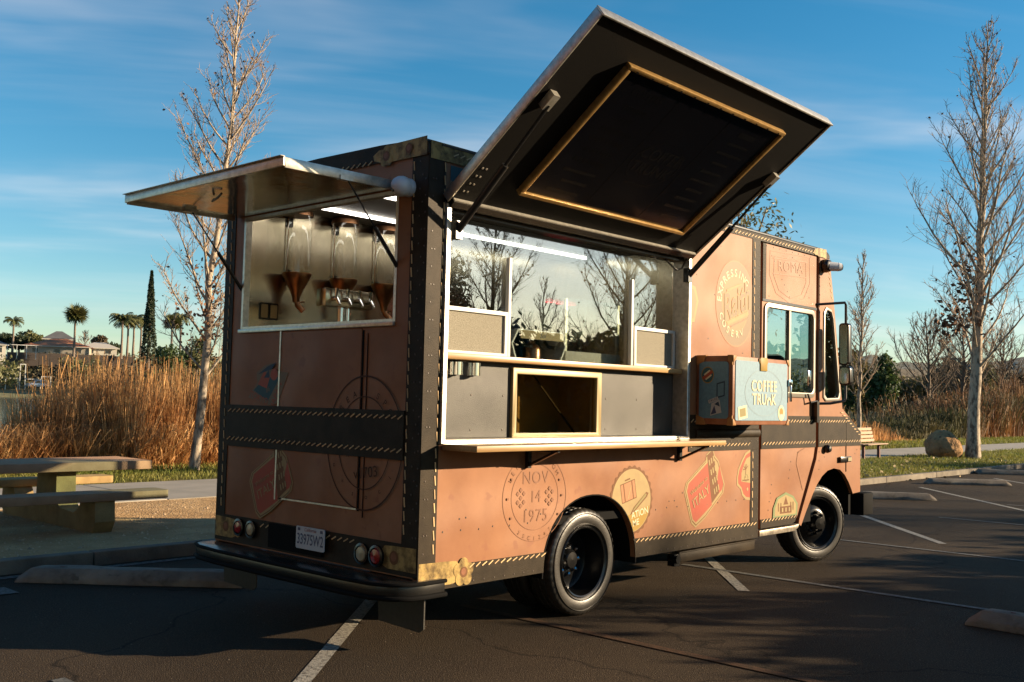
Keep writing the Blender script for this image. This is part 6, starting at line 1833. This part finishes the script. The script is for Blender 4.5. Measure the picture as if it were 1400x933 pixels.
# brush on the bluff, tree line behind houses
rng = np.random.default_rng(12)
P_, Z_ = [], []
for i in range(420):
    px = rng.uniform(-60, 330); t = rng.random()
    d = 262 + 24 * t; y = 522 - 34 * t + rng.uniform(-2, 2)
    q = at(px, d, y); P_.append((q.x, q.y, q.z)); Z_.append(rng.uniform(0.8, 2.0))
bush_mass('bluff_brush', P_, Z_, 26, 0.42, leaf_br, 13)
P_, Z_ = [], []
for i in range(120):
    px = rng.choice([rng.uniform(85, 140), rng.uniform(200, 300), rng.uniform(-20, 30)]); q = at(px, rng.uniform(250, 270), rng.uniform(492, 524)); P_.append((q.x, q.y, q.z)); Z_.append(rng.uniform(0.8, 2.0))
bush_mass('green_bluff_brush', P_, Z_, 26, 0.42, leaf_ol, 14)
for i, (px, d, by, ty, rx, m_, lab) in enumerate(((40, 330, 478, 451, 18, leaf_ol, 'yellow green round tree behind the terracotta roof'), (6, 325, 480, 456, 14, leaf_dk, 'dark leafy tree behind the pale walled house'), (26, 322, 480, 458, 10, leaf_dk, 'dark round tree beside the small feather palm'), (152, 300, 490, 466, 12, leaf_dk, 'dark green tree in front of the palm cluster'), (232, 240, 520, 468, 22, leaf_gr, 'full green tree at the lake edge behind the bare tree'), (270, 245, 520, 460, 20, leaf_ol, 'olive green tree at the lake edge beside the truck corner'), (136, 330, 480, 458, 10, leaf_br, 'sparse brown tree behind the pale grey roof'))):
    q = at(px, d, by); H = (by - ty) / FPX * d; R = rx / FPX * d
    leaf_tree('broadleaf_tree', lab, (q.x, q.y, q.z - 0.5), H, (R, R, H * 0.42), 1500, 0.42, m_, 90 + i, 0.25, 'trees on the far bluff', 22)
q = at(116, 296, 482); bare_tree('bare_tree', 'small leafless tree beside the large fan palm', (q.x, q.y, q.z - 0.4), 6.0, 0.16, 47, 0.36, 0.2, 18, (0, 0), 'leafless trees on the far bluff', 0, 0.6, 5, 3, darkbark, twig, tr=0.04)

# ------------------------------------------------------------------ across the lake, beyond the truck front
for i, (px, d, by, ty, rx, m_, lab, nn) in enumerate((
        (1207, 150, 575, 484, 22, leaf_gr, 'dense green tree on the far shore behind the slender tree', 4200),
        (1160, 160, 578, 474, 26, leaf_yl, 'yellowing tree on the far shore behind the cab mirrors', 3600),
        (1186, 172, 580, 505, 22, leaf_yl, 'low golden willow on the far shore beside the dense green tree', 2600),
        (1234, 178, 582, 520, 28, leaf_yl, 'olive gold willow on the far shore under the bridge', 3000),
        (1265, 182, 584, 522, 28, leaf_ol, 'olive shrub tree on the far shore below the bridge middle', 3000),
        (1148, 150, 582, 530, 20, leaf_gr, 'low green shrub on the far shore under the yellowing tree', 1800),
        (1300, 170, 584, 492, 28, leaf_br, 'rust brown leafed tree behind the tall lawn tree', 3000),
        (1345, 180, 585, 502, 26, leaf_ol, 'dull olive tree on the far shore behind the rusty reeds', 2400),
        (1392, 190, 585, 505, 26, leaf_br, 'brown leafed tree on the far shore at the rusty reeds end', 2400))):
    q = at(px, d, by); H = (by - ty) / FPX * d; R = rx / FPX * d
    leaf_tree('shore_tree', lab, (q.x, q.y, max(q.z, -0.4)), H, (R, R, H * 0.44), nn, 0.30, m_, 120 + i, 0.25, 'trees on the far shore', 30, limbs=12)
for i, (px, d, by, ty, lab) in enumerate(((1272, 95, 596, 455, 'wide leafless tree at the lake edge between bench and lawn tree'), (1312, 100, 594, 452, 'wide leafless tree at the lake edge right behind the lawn tree'), (1372, 105, 592, 470, 'leafless tree rising out of the rusty reeds'))):
    q = at(px, d, by); H = (by - ty) / FPX * d
    bare_tree('bare_tree', lab, (q.x, q.y, 0.0), H, 0.22, 51 + i, 0.40, 0.15, 34, (0.0, 0.0), 'leafless trees at the lake edge', 0, 0.55, 8, 5, darkbark, mat('grey_twig_%d' % i, (0.17, 0.125, 0.085), 0.9), tr=0.018)
P_, Z_ = [], []
rng = np.random.default_rng(21)
for i in range(560):
    px = rng.uniform(820, 1420); d = rng.uniform(186, 225); q = at(px, d); P_.append((q.x, q.y, rng.uniform(0.6, 6.0 if px > 1212 else 8.0))); Z_.append(rng.uniform(1.2, 2.6))
bush_mass('shore_brush', P_, Z_, 30, 0.42, leaf_yl, 22)
P_, Z_ = [], []
for i in range(110):
    px = rng.uniform(1222, 1345); d = rng.uniform(72, 95); q = at(px, d); P_.append((q.x, q.y, rng.uniform(0.4, 2.0))); Z_.append(rng.uniform(0.7, 1.5))
bush_mass('lake_edge_brush', P_, Z_, 60, 0.14, leaf_br, 23, 0.25)


def bridge():
    a, b = at(1190, 245), at(1520, 330)
    o = thing('road_bridge', 'long dark concrete road bridge across the far end of the lake', 'bridge', (a.x, a.y, 0.0), math.atan2(b.y - a.y, b.x - a.x))
    ln = (b - a).length
    MB().box(0, ln, -4, 4, 8.4, 10.0).build('deck', bridgem, o)
    MB().box(0, ln, -4.25, -4.01, 9.3, 11.0).build('parapet', bridgem, o)
    for i in range(8): MB().box(ln * (i + 0.5) / 8 - 0.6, ln * (i + 0.5) / 8 + 0.6, -3, 3, 0, 8.39).build('pier', bridgem, o)


bridge()
print('objects', len(COL.objects), 'polys', sum(len(o.data.polygons) for o in COL.objects if o.type == 'MESH'))
